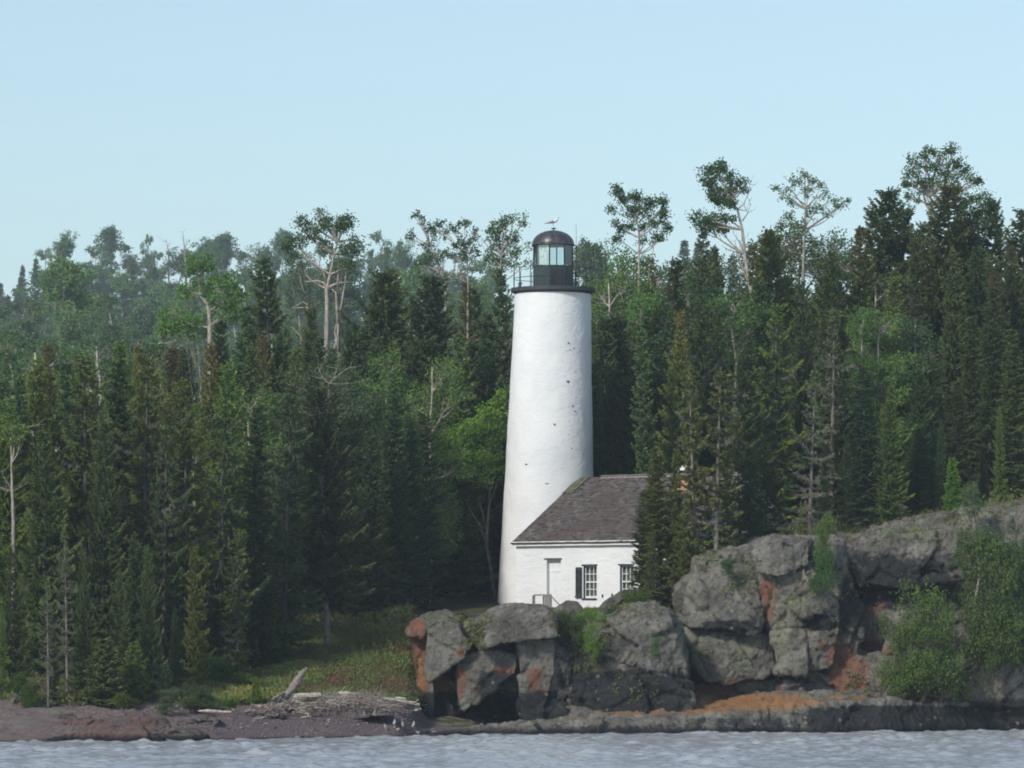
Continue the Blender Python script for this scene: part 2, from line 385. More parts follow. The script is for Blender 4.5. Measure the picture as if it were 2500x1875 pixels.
# ------------------------------------------------------------------ terrain
# columns across the shore: world x at the waterline -> knots (distance from camera, height)
def X_(px, Y=185.0): return (px - 1250.0) / F * Y
COLS = [
 (-60,  [(150, -2), (158, 0), (170, 1.3), (190, 3.2), (225, 7.5), (270, 12), (420, 19), (560, 24), (760, 36), (950, 63), (1300, 78)]),
 (X_(0, 166),    [(155, -2), (164.6, 0), (167, .25), (173, .80), (177, 1.4), (190, 3.0), (225, 7.0), (270, 12), (420, 19), (560, 24), (760, 36), (950, 63), (1300, 78)]),
 (X_(500, 170),  [(160, -2), (168.3, 0), (170, .25), (175, 0.80), (180, 1.25), (190, 2.7), (225, 7.2), (270, 12), (420, 19), (560, 24), (760, 36), (950, 63), (1300, 78)]),
 (X_(800, 174),  [(164, -2), (173.0, 0), (175.5, .42), (179, 0.95), (182, 1.25), (186, 2.1), (192, 3.2), (206, 4.6), (225, 7.5), (270, 13), (420, 19), (560, 24), (760, 36), (950, 63), (1300, 78)]),
 (X_(960, 177),  [(168, -2), (175.8, 0), (178, .42), (182, 1.00), (186, 1.7), (190, 2.9), (196, 3.9), (206, 4.8), (225, 7.5), (270, 13), (420, 19), (560, 24), (760, 36), (950, 63), (1300, 78)]),
 (X_(1045, 185), [(172, -2), (180, -.1), (186, .3), (190, .9), (194, 3.5), (198, 4.1), (206, 4.5), (225, 7.5), (270, 13), (420, 19), (560, 24), (760, 36), (950, 63), (1300, 78)]),
 (X_(1350, 195), [(172, -2), (184, -.6), (191, .2), (193.4, 3.8), (197, 4.35), (206, 4.55), (212, 5.4), (225, 8.5), (270, 14), (420, 19), (560, 24), (760, 36), (950, 63), (1300, 78)]),
 (X_(1640, 195), [(172, -2), (186, -.6), (193, .4), (195.5, 3.9), (198, 4.6), (206, 4.9), (214, 7), (230, 10.5), (270, 14), (420, 19), (560, 24), (760, 36), (950, 63), (1300, 78)]),
 (X_(1850, 195), [(172, -2), (188, -.6), (194, .9), (196.2, 6.0), (198, 7.0), (204, 7.5), (214, 8.4), (230, 11.5), (270, 15), (420, 19), (560, 24), (760, 36), (950, 63), (1300, 78)]),
 (X_(2100, 195), [(172, -2), (188, -.6), (196, 1.0), (197.8, 6.6), (200, 7.3), (206, 8.5), (214, 9.2), (230, 12), (270, 16), (420, 19), (560, 24), (760, 36), (950, 63), (1300, 78)]),
 (X_(2350, 196), [(172, -2), (190, -.6), (197.5, 1.0), (199.0, 7.2), (201, 8.2), (206, 9.4), (214, 10), (230, 12.5), (270, 17), (420, 19), (560, 24), (760, 36), (950, 63), (1300, 78)]),
 (X_(2500, 197), [(172, -2), (190, -.6), (198, 1.0), (200.0, 7.6), (202, 8.8), (206, 10), (214, 10.6), (230, 13), (270, 17), (420, 19), (560, 24), (760, 36), (950, 63), (1300, 78)]),
 (60,  [(172, -2), (200, -.2), (206, 2), (209, 8.0), (214, 9.5), (230, 13), (270, 17), (420, 19), (560, 24), (760, 36), (950, 63), (1300, 78)]),
]
CX = np.array([c[0] for c in COLS])
def ground(x, y, rough=True):
    x = np.atleast_1d(np.asarray(x, float)); y = np.atleast_1d(np.asarray(y, float))
    xx = np.clip(x, CX[0], CX[-1] - 1e-6)
    H = np.stack([np.interp(y, [k[0] for k in c[1]], [k[1] for k in c[1]], left=-3) for c in COLS])
    i = np.clip(np.searchsorted(CX, xx, side='right') - 1, 0, len(CX) - 2); t = (xx - CX[i]) / (CX[i + 1] - CX[i]); t = t * t * (3 - 2 * t)
    n = np.arange(len(x)); z = H[i, n] * (1 - t) + H[i + 1, n] * t
    p = np.stack([x, y, x * 0], 1)
    amp = np.clip((z - 0.1) * 0.6, 0, 1)
    z = z + fbm(p, 9.0, 3, 5) * 0.45 * np.clip((z - 1.2) / 3, 0, 1)
    if rough:
        z = z + fbm(p, 1.3, 4, 9) * 0.10 * amp
        # layered red ledges at the left end of the shore
        w = np.clip((-9.0 - x) / 3, 0, 1) * np.clip((z + 0.1) * 4, 0, 1) * np.clip((1.9 - z) * 2, 0, 1)
        q = np.stack([x * 0.35 + z * 0.8, y * 1.0, z * 4], 1)
        led = fbm(q, 0.8, 4, 21, 0.55, True)
        z = z + w * (led * 0.24 + np.round(fbm(q, 1.6, 2, 3) * 4) / 4 * 0.16 + fbm(p, 0.35, 3, 66, .6, True) * 0.05)
        # pebbly beach
        wb = np.clip((x + 11) / 2, 0, 1) * np.clip((-3.0 - x) * 2, 0, 1) * np.clip((1.3 - z) * 4, 0, 1)
        z = z + wb * fbm(p, 0.25, 2, 31) * 0.025
    return z
def gz(x, y): return float(ground([x], [y])[0])
gxs = np.unique(np.concatenate([np.arange(-420, -30, 10.0), np.arange(-30, -22, 1.0), np.arange(-22, 24, 0.17), np.arange(24, 32, 1.0), np.arange(32, 421, 10.0)]))
gys = np.unique(np.concatenate([np.arange(120, 162, 6.0), np.arange(162, 207, 0.17), np.arange(207, 240, 1.0), np.arange(240, 1300, 15.0)]))
gxx, gyy = np.meshgrid(gxs, gys); gp = np.stack([gxx.ravel(), gyy.ravel()], 1)
gzv = ground(gp[:, 0], gp[:, 1])
nx, ny = len(gxs), len(gys)
ii = (np.arange(ny - 1)[:, None] * nx + np.arange(nx - 1)[None, :]).ravel()
gme = mesh_np('terrain', np.c_[gp, gzv], np.stack([ii, ii + 1, ii + nx + 1, ii + nx], 1))
gx, gy = gp[:, 0], gp[:, 1]
np3 = np.c_[gp, gzv * 0]
edge = fbm(np3, 1.5, 3, 44) * 0.25
beach = np.clip((1.25 + edge - gzv) * 4, 0, 1) * (gx < 0)
redr = np.clip((-9.0 - gx) / 2.5, 0, 1) * np.clip((1.7 + edge - gzv) * 3, 0, 1) * (0.55 + 0.25 * np.clip((-12 - gx) / 4, 0, 1))
topr = np.clip((gx - 5.8) * 2, 0, 1) * np.clip((211 - gy) / 3, 0, 1) * (gy > 190) + ((gx > -3.2) & (gx < 5.8) & (gy > 185) & (gy < 201)) * 0.9
pc = gme.attributes.new('paint', 'FLOAT_COLOR', 'POINT')
pc.data.foreach_set('color', np.stack([beach, redr, np.clip(topr, 0, 1), np.ones(len(gx))], 1).astype(np.float32).ravel())
tag(link_mesh('terrain', gme, M['ground'], None, True), kind='structure')

# ------------------------------------------------------------------ water
wx = np.unique(np.concatenate([np.arange(-300, -25, 12.0), np.arange(-25, 25, 0.11), np.arange(25, 301, 12.0)]))
wy = np.unique(np.concatenate([np.arange(-40, 118, 6.0), np.arange(118, 206, 0.14), np.arange(206, 260, 9.0)]))
wxx, wyy = np.meshgrid(wx, wy); X, Y = wxx.ravel(), wyy.ravel()
rs = np.random.RandomState(4); Z = np.zeros_like(X)
for k in range(64):
    lam = 0.34 * (6.5 ** ((k / 63.0) ** 1.3)); a = rs.normal(math.radians(-70), 0.75); kx, ky = math.cos(a) * 6.283 / lam, math.sin(a) * 6.283 / lam
    Z += 0.0050 * lam ** 0.55 * np.sin(kx * X + ky * Y + rs.uniform(0, 6.28) + 0.6 * np.sin(0.21 * X * rs.uniform(.3, 1) + 0.17 * Y))
Zs = Z / Z.std(); pat = 0.7 + 0.6 * fbm(np.stack([X * 0.5, Y * 0.16, X * 0], 1), 1.4, 3, 8)
Z = (Zs + 0.28 * Zs * np.abs(Zs)) * 0.029 * pat
fine = (np.abs(X) < 25) & (Y > 118) & (Y < 206); Z = np.where(fine, Z, 0)
nx, ny = len(wx), len(wy); ii = (np.arange(ny - 1)[:, None] * nx + np.arange(nx - 1)[None, :]).ravel()
wme = mesh_np('water', np.stack([X, Y, Z], 1), np.stack([ii, ii + 1, ii + nx + 1, ii + nx], 1))
tag(link_mesh('water', wme, M['water'], None, True), kind='structure')

# ------------------------------------------------------------------ lighthouse tower
TY = 208.1
tb, tt_ = P(1334.6, 1490, TY), P(1349.7, 713, TY)       # foot and head of the leaning axis
foot_z = 3.9; k0 = (foot_z - tb.z) / (tt_.z - tb.z); bx = tb.x + (tt_.x - tb.x) * k0
S = TY / F
r_top, r_bot = 92.8 * S, 121.6 * S
HT = tt_.z - foot_z
tower = tag(empty('lighthouse', (bx, TY, foot_z)), 'tall white plastered stone lighthouse tower with black lantern room and domed top', 'lighthouse')
lean = (tt_.x - bx)
NS, NR = 180, 240
zz = np.linspace(0, HT, NR); V = []
an = np.arange(NS) * 2 * math.pi / NS
rr = r_top + (r_bot - r_top) * (1 - zz / HT) ** 1.12 * (HT / (tt_.z - tb.z)) ** 1
A_, Z_ = np.meshgrid(an, zz); R_ = np.repeat(rr[:, None], NS, 1)
q = np.stack([np.cos(A_) * 2, np.sin(A_) * 2, Z_], 2).reshape(-1, 3)
R_ = R_ + (fbm(q, 1.1, 3, 2) * 0.022 + fbm(q, 0.28, 3, 12) * 0.009).reshape(R_.shape)
V = np.stack([R_ * np.cos(A_) + lean * Z_ / HT, R_ * np.sin(A_), Z_], 2).reshape(-1, 3)
i0 = (np.arange(NR - 1)[:, None] * NS + np.arange(NS)[None, :]); i1 = (np.arange(NR - 1)[:, None] * NS + ((np.arange(NS) + 1) % NS)[None, :])
Q = np.stack([i0.ravel(), i1.ravel(), i1.ravel() + NS, i0.ravel() + NS], 1)
link_mesh('tower_shaft', mesh_np('tower_shaft', V, Q), M['plaster'], tower, True)
# spots where the plaster has fallen off: (px, py, half width px, half height px)
patch = MB()
for (px, py, w, h) in [(1285, 1133, 4, 2.2), (1335, 1181, 6, 1.8), (1388, 836, 2.5, 1.8), (1401, 848, 2, 1.2), (1392, 853, 1.5, 1), (1387, 931, 4, 4), (1398, 990, 2, 1.6),
        (1404, 1003, 2, 2), (1406, 968, 1.5, 1.5), (1354, 1036, 2.5, 3), (1390, 1027, 1.5, 1), (1388, 1060, 1.5, 1), (1232, 1384, 3, 4.5), (1234, 1397, 1.5, 1.5), (1234, 1404, 1.6, 2.5), (1235, 1413, 2, 1.6),
        (1257, 1360, 1.6, 1.6), (1221, 1398, 1, 2), (1255.5, 1420, 2.4, 1.3), (1230, 1473, 1.6, 1.4), (1257, 1474, 2.6, 1.5), (1261.5, 1447, 1.3, 1.5), (1222, 1425, 1, 2),
        (1253, 1431, 1.2, 1.6), (1241, 1484, 2, 1.2), (1372, 1143, 1.5, 1.1), (1395, 1094, 2.2, 1.6), (1419, 856, 1.4, 1), (1360, 1093, 1.2, .8), (1406, 905, 1.3, 1), (1380, 1105, 1, 1)]:
    wp = P(px, py, TY - 1.9); z = wp.z - foot_z
    r = r_top + (r_bot - r_top) * (1 - z / HT) ** 1.12
    s_ = max(-0.985, min(0.985, (wp.x - bx - lean * z / HT) / r)); a = math.asin(s_)
    n = 11; vs = []
    for ring, off in ((1.0, -0.01), (0.92, 0.022)):
        for k in range(n):
            t_ = 2 * math.pi * k / n; j = random.Random(px * 31 + k).uniform(0.65, 1.25) * ring
            da = w * S * math.cos(t_) * j / (r * max(0.3, math.cos(a))); dz = h * S * math.sin(t_) * j
            vs.append(((r + off) * math.sin(a + da) + lean * (z + dz) / HT, -(r + off) * math.cos(a + da), z + dz))
    patch = MB(); patch.add(vs, [(k, (k + 1) % n, n + (k + 1) % n, n + k) for k in range(n)] + [tuple(range(n, 2 * n))])
    patch.build('worn_patch', M['stone'], tower)['label'] = 'small brown spot where the white plaster has fallen off'
LX, LZ = P(1350.5, 713, TY).x - bx, HT
def lt(name, mb, mat, parent=tower, smooth=False): return mb.build(name, mat, parent, smooth)
m = MB(); m.lathe([(1.30, -0.10), (r_top + .02, -0.10), (r_top + .10, -0.02), (103.5 * S, 0.0), (103.5 * S, 0.145), (0.6, 0.15)], 72, (LX, 0, LZ), closed=True)
gal = lt('gallery_deck', m, M['deck'])
rail = empty('railing', (LX, 0, LZ + 0.15)); rail.parent = tower
RR = 1.66
for k in range(16):
    a = math.radians(-12.5 + 22.5 * k); x, y = RR * math.sin(a), -RR * math.cos(a)
    m = MB(); m.tube([(x, y, 0), (x, y, 0.80)], 0.017, 6); m.build('post', M['black'], rail)
def ring(z, a0, a1, r, rad):
    m = MB(); n = max(3, int(abs(a1 - a0) / 6)); m.tube([(r * math.sin(math.radians(a0 + (a1 - a0) * i / n)), -r * math.cos(math.radians(a0 + (a1 - a0) * i / n)), z) for i in range(n + 1)], rad, 6)
    m.build('rail', M['black'], rail)
ring(0.40, 0, 360, RR, 0.014); ring(0.79, 33, 80, RR, 0.016)
# lantern room, octagonal
z0 = 0.15; zb = (713 - 650) * S; zg = (713 - 598.5) * S; zd = (713 - 562.4) * S
ph = math.radians(-11); R8 = 50.5 * S
m = MB(); m.lathe([(R8 * .99, z0 - 0.02), (R8 * .99, zb - .05), (R8 * 1.02, zb - .05), (R8 * 1.02, zb), (R8 * .82, zb + .002)], 8, (LX, 0, LZ), ph, closed=True)
lb = lt('lantern_base', m, M['dark'])
m = MB(); m.box((0, 0, 0), (0.5, 0.012, 0.66), Matrix.Rotation(math.radians(11.5), 3, 'Z'))
a = math.radians(11.5); dd = R8 * math.cos(math.radians(22.5)) + 0.008
for v in range(len(m.v)): m.v[v] = (m.v[v][0] + LX + dd * math.sin(a), m.v[v][1] - dd * math.cos(a), m.v[v][2] + LZ + 0.52)
lt('hatch', m, M['black'], lb)
for k in range(8):
    a = ph + k * math.pi / 4; x, y = LX + R8 * .955 * math.sin(a), -R8 * .955 * math.cos(a)
    m = MB(); m.tube([(x, y, LZ + zb), (x, y, LZ + zg)], 0.034, 6); lt('mullion', m, M['black'])
    b = a + math.pi / 4; x2, y2 = LX + R8 * .955 * math.sin(b), -R8 * .955 * math.cos(b)
    am = (a + b) / 2; nx_, ny_ = math.sin(am), -math.cos(am)
    m = MB(); t0 = 0.05; e = Vector((x2 - x, y2 - y, 0)).normalized() * 0.04
    vs = [(x + e.x, y + e.y, LZ + zb + .02), (x2 - e.x, y2 - e.y, LZ + zb + .02), (x2 - e.x, y2 - e.y, LZ + zg - .02), (x + e.x, y + e.y, LZ + zg - .02)]
    vs += [(v[0] - nx_ * .012, v[1] - ny_ * .012, v[2]) for v in vs]
    m.add(vs, [(0, 1, 2, 3), (7, 6, 5, 4), (0, 4, 5, 1), (1, 5, 6, 2), (2, 6, 7, 3), (3, 7, 4, 0)])
    g = lt('lantern_window', m, M['glass'])
# pale cloth panel behind one pane; darker panels imitate the dim interior
for am, w, mat in ((-33.5, .40, 'pane_backing'), (56.5, .42, 'dim_panel'), (100, .3, 'dim_panel')):
    if mat not in M: M[mat] = m_simple('lantern_' + mat, (0.60, 0.64, 0.62) if mat == 'pane_backing' else (0.24, 0.21, 0.22), 0.9)
    a = math.radians(am); d_ = R8 * .80
    m = MB(); m.box((LX + d_ * math.sin(a), -d_ * math.cos(a), LZ + (zb + zg) / 2), (w * 1.25, 0.012, zg - zb - .06), Matrix.Rotation(a, 3, 'Z'))
    lt('pane_backing', m, M[mat])
m = MB(); m.lathe([(R8 * .80, zg - .005), (R8 * 1.0, zg - .03), (R8 * 1.03, zg - .02), (R8 * 1.03, zg + .03)] + [(R8 * 1.02 * math.cos(t), zg + .03 + (zd - zg - .03) * math.sin(t)) for t in [i * math.pi / 2 / 14 * .985 for i in range(15)]], 40, (LX, 0, LZ), closed=True)
lt('dome_roof', m, M['dome'], tower, True)
m = MB(); m.lathe([(0.03, zd - .02), (0.03, zd + .06), (0.11, zd + .06), (0.115, zd + .085), (0.05, zd + .10)], 16, (LX + .02, 0, LZ), closed=True)
lt('vent_cap', m, M['black'])
m = MB(); ax = P(1407, 600, TY).x - bx; m.tube([(ax, .35, LZ + 0.15), (ax, .35, LZ + (713 - 545) * S)], [0.014, 0.008], 6)
lt('antenna', m, M['black'])

# ------------------------------------------------------------------ keeper's house
TH = math.radians(32)
CY_ = 202.5
C0 = P(1260.5, 1480, CY_); C0.z = 4.1
house = tag(empty('keepers_house', C0, -TH), 'low white plastered house with brown shingle gable roof joined to the lighthouse', 'house')
nin = Vector((math.sin(TH), math.cos(TH))); uax = Vector((math.cos(TH), -math.sin(TH)))
def wall_uz(px, py):
    dx = (px - 1250) / F; t = (C0.x * nin.x + C0.y * nin.y) / (dx * nin.x + nin.y)
    p = Vector((dx * t - C0.x, t - C0.y)); return p.dot(uax), CH + (HOR - py) * t / F - C0.z
HL, HW = 7.8, 10.4
zE = wall_uz(1262, 1322)[1]; RISE = 2.72
# openings in the front wall: door recess, two windows
du0, dz1 = wall_uz(1335.2, 1367.5); du1, _ = wall_uz(1369.7, 1480)
w1a, wz1 = wall_uz(1424.5, 1381); w1b, wz0 = wall_uz(1457.3, 1460.5)
w2a, _ = wall_uz(1514, 1460); w2b = w2a + (w1b - w1a)
ops = [(du0, du1, 0.35, dz1), (w1a, w1b, wz0, wz1), (w2a, w2b, wz0, wz1)]
us = sorted({0, HL} | {o[0] for o in ops} | {o[1] for o in ops}); zs = sorted({-0.6, zE} | {o[2] for o in ops} | {o[3] for o in ops})
def refine(a, st):
    out = []
    for i in range(len(a) - 1):
        n = max(1, int(round((a[i + 1] - a[i]) / st))); out += [a[i] + (a[i + 1] - a[i]) * k / n for k in range(n)]
    return out + [a[-1]]
us, zs = refine(us, .12), refine(zs, .12)
m = MB(); idx = {}
def vid(i, j):
    if (i, j) not in idx:
        u, z = us[i], zs[j]
        inn = any(abs(u - o[0]) < 1e-6 or abs(u - o[1]) < 1e-6 or abs(z - o[2]) < 1e-6 or abs(z - o[3]) < 1e-6 for o in ops)
        d = 0 if inn else 0.018 * mnoise.noise((u * 1.4, 3, z * 1.4)) + 0.006 * mnoise.noise((u * 6, 3, z * 6))
        idx[(i, j)] = len(m.v); m.v.append((u, d - 0.012, z))
    return idx[(i, j)]
for i in range(len(us) - 1):
    for j in range(len(zs) - 1):
        uc, zc = (us[i] + us[i + 1]) / 2, (zs[j] + zs[j + 1]) / 2
        if any(o[0] < uc < o[1] and o[2] < zc < o[3] for o in ops): continue
        m.f.append((vid(i, j), vid(i + 1, j), vid(i + 1, j + 1), vid(i, j + 1))); m.c.append(.5)
D_ = 0.32
for o in ops:
    a, b, c, d = o; vs = [(a, -.012, c), (b, -.012, c), (b, -.012, d), (a, -.012, d), (a, D_, c), (b, D_, c), (b, D_, d), (a, D_, d)]
    m.add(vs, [(0, 1, 5, 4), (1, 2, 6, 5), (2, 3, 7, 6), (3, 0, 4, 7)])
# other three walls and the gables (closed shell)
m.add([(0, -.012, -.6), (0, HW, -.6), (0, HW, zE), (0, HW / 2, zE + RISE), (0, -.012, zE)], [(0, 4, 3, 2, 1)])
m.add([(HL, -.012, -.6), (HL, HW, -.6), (HL, HW, zE), (HL, HW / 2, zE + RISE), (HL, -.012, zE)], [(0, 1, 2, 3, 4)])
m.add([(0, HW, -.6), (HL, HW, -.6), (HL, HW, zE), (0, HW, zE)], [(0, 3, 2, 1)])
wl = m.build('wall', M['plaster'], house)
# interior dark backing so the windows look into a room
m = MB(); m.box2((0.3, 3.2, 0), (HL - .3, 3.25, zE)); m.box2((0.3, .45, 0.2), (HL - .3, 3.2, 0.25)); m.build('room_wall', M['inside'], house)
# filled-in doorway
dr = MB(); dr.box2((du0 + .002, 0.17, 0.3), (du1 - .002, 0.25, dz1 - .002)); door = dr.build('blocked_doorway', M['white'], house)
m = MB(); zt = wall_uz(1350, 1395.5)[1]; m.box2((du0 + .01, 0.15, zt), (du1 - .01, 0.172, zt + .05)); m.build('crossbar', M['plaster'], door)
m = MB(); a, z = wall_uz(1329.5, 1366); b, _ = wall_uz(1372.5, 1366); m.box2((a, -.045, z - .0), (b, .1, z + .05)); m.build('lintel', M['shutter'], house)
def window(a, b, c, d):
    fr = MB(); t = 0.05; y0 = 0.10; y1 = 0.17
    fr.box2((a + .002, y0, c + .002), (a + t, y1, d - .002)); fr.box2((b - t, y0, c + .002), (b - .002, y1, d - .002))
    fr.box2((a + t, y0 + .002, c + .002), (b - t, y1 - .002, c + .09)); fr.box2((a + t, y0 + .002, d - t), (b - t, y1 - .002, d - .002))
    zm = (c + d) / 2
    fr.box2((a + t, y0 + .004, zm - .025), (b - t, y1 - .004, zm + .025))
    w = fr.build('window', M['white'], house)
    mu = MB()
    for k in (1, 2):
        x = a + t + (b - a - 2 * t) * k / 3; mu.box2((x - .012, y0 + .012, c + .09), (x + .012, y1 - .02, d - t))
    for q_ in (c + .09 + (zm - c - .115) / 2, zm + .025 + (d - t - zm - .025) / 2): mu.box2((a + t, y0 + .014, q_ - .012), (b - t, y1 - .022, q_ + .012))
    mu.build('glazing_bars', M['white'], w)
    g = MB(); g.box2((a + t, y0 + .035, c + .05), (b - t, y0 + .043, d - t)); g.build('pane', M['glass'], w)
    cu = MB(); n = 20; k0 = len(cu.v)
    for side in (0, 1):
        xa = a + t + side * (b - a - 2 * t) * .56; xb = xa + (b - a - 2 * t) * .42
        vs = []; 
        for i in range(n + 1):
            x = xa + (xb - xa) * i / n; y = .24 + .025 * math.sin(i * 1.7)
            vs += [(x, y, c + .05), (x, y, d - .05)]
        cu.add(vs, [(2 * i, 2 * i + 2, 2 * i + 3, 2 * i + 1) for i in range(n)])
    cu.build('curtain', M['curtain'], w)
    j = MB(); j.box2((a - .07, -.05, d), (b + .03, .08, d + .05)); j.build('lintel', M['shutter'], w)
    s_ = MB(); s_.box2((a - .06, -.05, c - .07), (b + .01, .10, c - .0)); s_.build('sill', M['navy'], w)
    jb = MB(); jb.box2((a + .001, -.01, c + .001), (a + .018, y0 - .002, d - .001)); jb.build('jamb', M['navy'], w)  # dark blue strip along the left reveal only
    return w
for o in ops[1:]: window(*o)
sa, sz1 = wall_uz(1407.5, 1385); sb, sz0 = wall_uz(1423, 1459)
m = MB(); m.box2((sa, -.085, sz0 + .05), (sb - .02, -.045, sz1)); 
for k in range(14): m.box((0.5 * (sa + sb) - .01, -.095, sz0 + .14 + k * (sz1 - sz0 - .2) / 14), (sb - sa - .10, .012, .045), Matrix.Rotation(.5, 3, 'X'))
sh = m.build('shutter', M['shutter'], house)
m = MB(); m.box2((sa - .03, -.10, sz0), (sb - .015, -.04, sz0 + .06)); m.build('shutter_batten', M['navy'], sh)
for px, py in ((1471.7, 1455), (1495, 1453)):
    u, z = wall_uz(px, py); m = MB(); m.box2((u - .035, -.035, z - .06), (u + .035, .02, z + .06)); m.box2((u - .02, -.045, z - .04), (u + .02, -.03, z + .04)); m.build('wall_vent', M['black'], house)
# cornice board under the eave
m = MB(); m.box2((-.10, -.16, zE - .20), (HL + .1, -.02, zE - .02)); m.box2((-.12, -.22, zE - .06), (HL + .12, -.158, zE - .02)); m.build('cornice', M['white'], house)
# roof: two slabs of individual shingles
roof = empty('roof', (0, 0, 0)); roof.parent = house
sl_len = math.hypot(HW / 2, RISE); pitch = math.atan2(RISE, HW / 2); rr_ = random.Random(7)
OV = 0.26; U0, U1 = -.13, HL + .15
def slope(sign):
    m = MB(); NC = 44; ce = (sl_len + OV) / NC
    for c in range(NC):
        s0 = -OV + c * ce; u = U0; 
        while u < U1:
            w = min(rr_.uniform(.10, .20), U1 - u)
            j = rr_.uniform(-.012, .012); lift = rr_.uniform(.012, .026)
            if rr_.random() < .04: lift += .03
            def pt(uu, s, h):
                y = s * math.cos(pitch) - h * math.sin(pitch); z = zE + .02 + s * math.sin(pitch) + h * math.cos(pitch)
                return (uu, y if sign > 0 else HW - y, z)
            t = min(1, max(0, rr_.gauss(.42, .24)))
            a_, b_ = u + .003, u + w - .003; e0 = s0 + j; e1 = s0 + ce * 1.1
            vs = [pt(a_, e0, 0), pt(b_, e0, 0), pt(b_, e0, lift + .03), pt(a_, e0, lift + .03), pt(b_, e1, .012), pt(a_, e1, .012)]
            m.add(vs, [(0, 1, 2, 3), (3, 2, 4, 5), (0, 3, 5), (1, 4, 2)], t)
            u += w
    # sheathing under the shingles
    def pt2(uu, s, h):
        y = s * math.cos(pitch) - h * math.sin(pitch); z = zE + .02 + s * math.sin(pitch) + h * math.cos(pitch)
        return (uu, y if sign > 0 else HW - y, z)
    a, b = -OV + .02, sl_len
    vs = [pt2(U0 + .01, a, -.03), pt2(U1 - .01, a, -.03), pt2(U1 - .01, b, -.03), pt2(U0 + .01, b, -.03), pt2(U0 + .01, a, .004), pt2(U1 - .01, a, .004), pt2(U1 - .01, b, .004), pt2(U0 + .01, b, .004)]
    m.add(vs, [(3, 2, 1, 0), (4, 5, 6, 7), (0, 1, 5, 4), (1, 2, 6, 5), (2, 3, 7, 6), (3, 0, 4, 7)], .2)
    m.build('shingle_slope', M['shingle'], roof)
slope(1); slope(-1)
m = MB(); u = 0.95
while u < U1:
    m.box((u + .10, HW / 2, zE + .06 + RISE + .03), (.21, .30, .03), Matrix.Rotation(rr_.uniform(-.06, .1), 3, 'Y'), rr_.uniform(.5, 1)); u += .2
for sg in (1, -1):
    m.box((HL / 2 + .5, HW / 2 - sg * .10, zE + RISE + .03), (HL - .9, .25, .03), Matrix.Rotation(sg * pitch, 3, 'X'), .7)
m.build('ridge_cap', M['wood'], roof)
m = MB()   # mossy rake flashing at the tower end
for sg in (1,):
    c_ = Vector((U0 + .25, HW / 2 * .86, zE + RISE * .86 + .09)); m.box(c_, (.5, 1.6, .03), Matrix.Rotation(pitch, 3, 'X'))
m.build('mossy_flashing', m_simple('moss_board', (0.12, 0.125, 0.08), .9, .2, .2), roof)
# chimney
cu_, cz_ = None, None
cx = P(1672, 1236, 202.0)
dx = (1672 - 1250) / F
# where that sight line meets the front slope near the ridge
t = 203.2; loc = Vector((dx * t - C0.x, t - C0.y)); cu_, cv_ = loc.dot(uax), loc.dot(nin)
ctop = CH + (HOR - 1160) * t / F - C0.z
ch = empty('chimney', (cu_, cv_, ctop)); ch.parent = house
m = MB(); m.box2((-.30, -.30, -2.2), (.30, .30, 0)); m.build('brick_stack', M['brick'], ch)
m = MB(); m.box2((-.36, -.36, -.13), (.36, .36, .03)); m.build('stone_cap', M['stone'], ch)
m = MB()
for x in (-.2, .2):
    for y in (-.2, .2): m.tube([(x, y, .03), (x, y, .22)], .02, 5)
m.lathe([(.02, .42), (.36, .21), (.36, .19), (.02, .2)], 4, (0, 0, 0), math.pi / 4, closed=True); m.build('metal_hood', M['white'], ch)
# wooden landing rail in front of the doorway
def rail_pt(px, py, Y): return P(px, py, Y)
lr = tag(empty('landing_railing', P(1320, 1490, 200.6)), 'grey weathered wooden stair rail and posts before the filled doorway of the house', 'railing')
o_ = lr.location
def pl(pts, w, name, nm='wood'):
    m = MB(); m.tube([Vector(p) - o_ for p in pts], w, 4); m.build(name, M[nm], lr)
YR = 200.6
pl([P(1303, 1510, YR), P(1303, 1454, YR)], .07, 'post')
pl([P(1327, 1510, YR), P(1327, 1454, YR)], .045, 'post'); pl([P(1345, 1505, YR - .6), P(1345, 1453, YR - .6)], .045, 'post')
pl([P(1302, 1453, YR), P(1329, 1452, YR)], .028, 'top_rail'); pl([P(1327, 1453, YR), P(1346, 1452.5, YR - .6)], .028, 'top_rail')
pl([P(1345, 1454, YR - .6), P(1368, 1480, YR - 1.0)], .03, 'hand_rail')
m = MB(); vs = [P(1330, 1510, YR - .1), P(1342, 1510, YR - .5), P(1342, 1453.5, YR - .5), P(1330, 1453.5, YR - .1)]; vs = [v - o_ for v in vs]
vs += [v + Vector((0.01, .04, 0)) for v in vs]; m.add(vs, [(0, 1, 2, 3), (7, 6, 5, 4), (0, 4, 5, 1), (1, 5, 6, 2), (2, 6, 7, 3), (3, 7, 4, 0)])
m.build('side_board', M['wood'], lr)
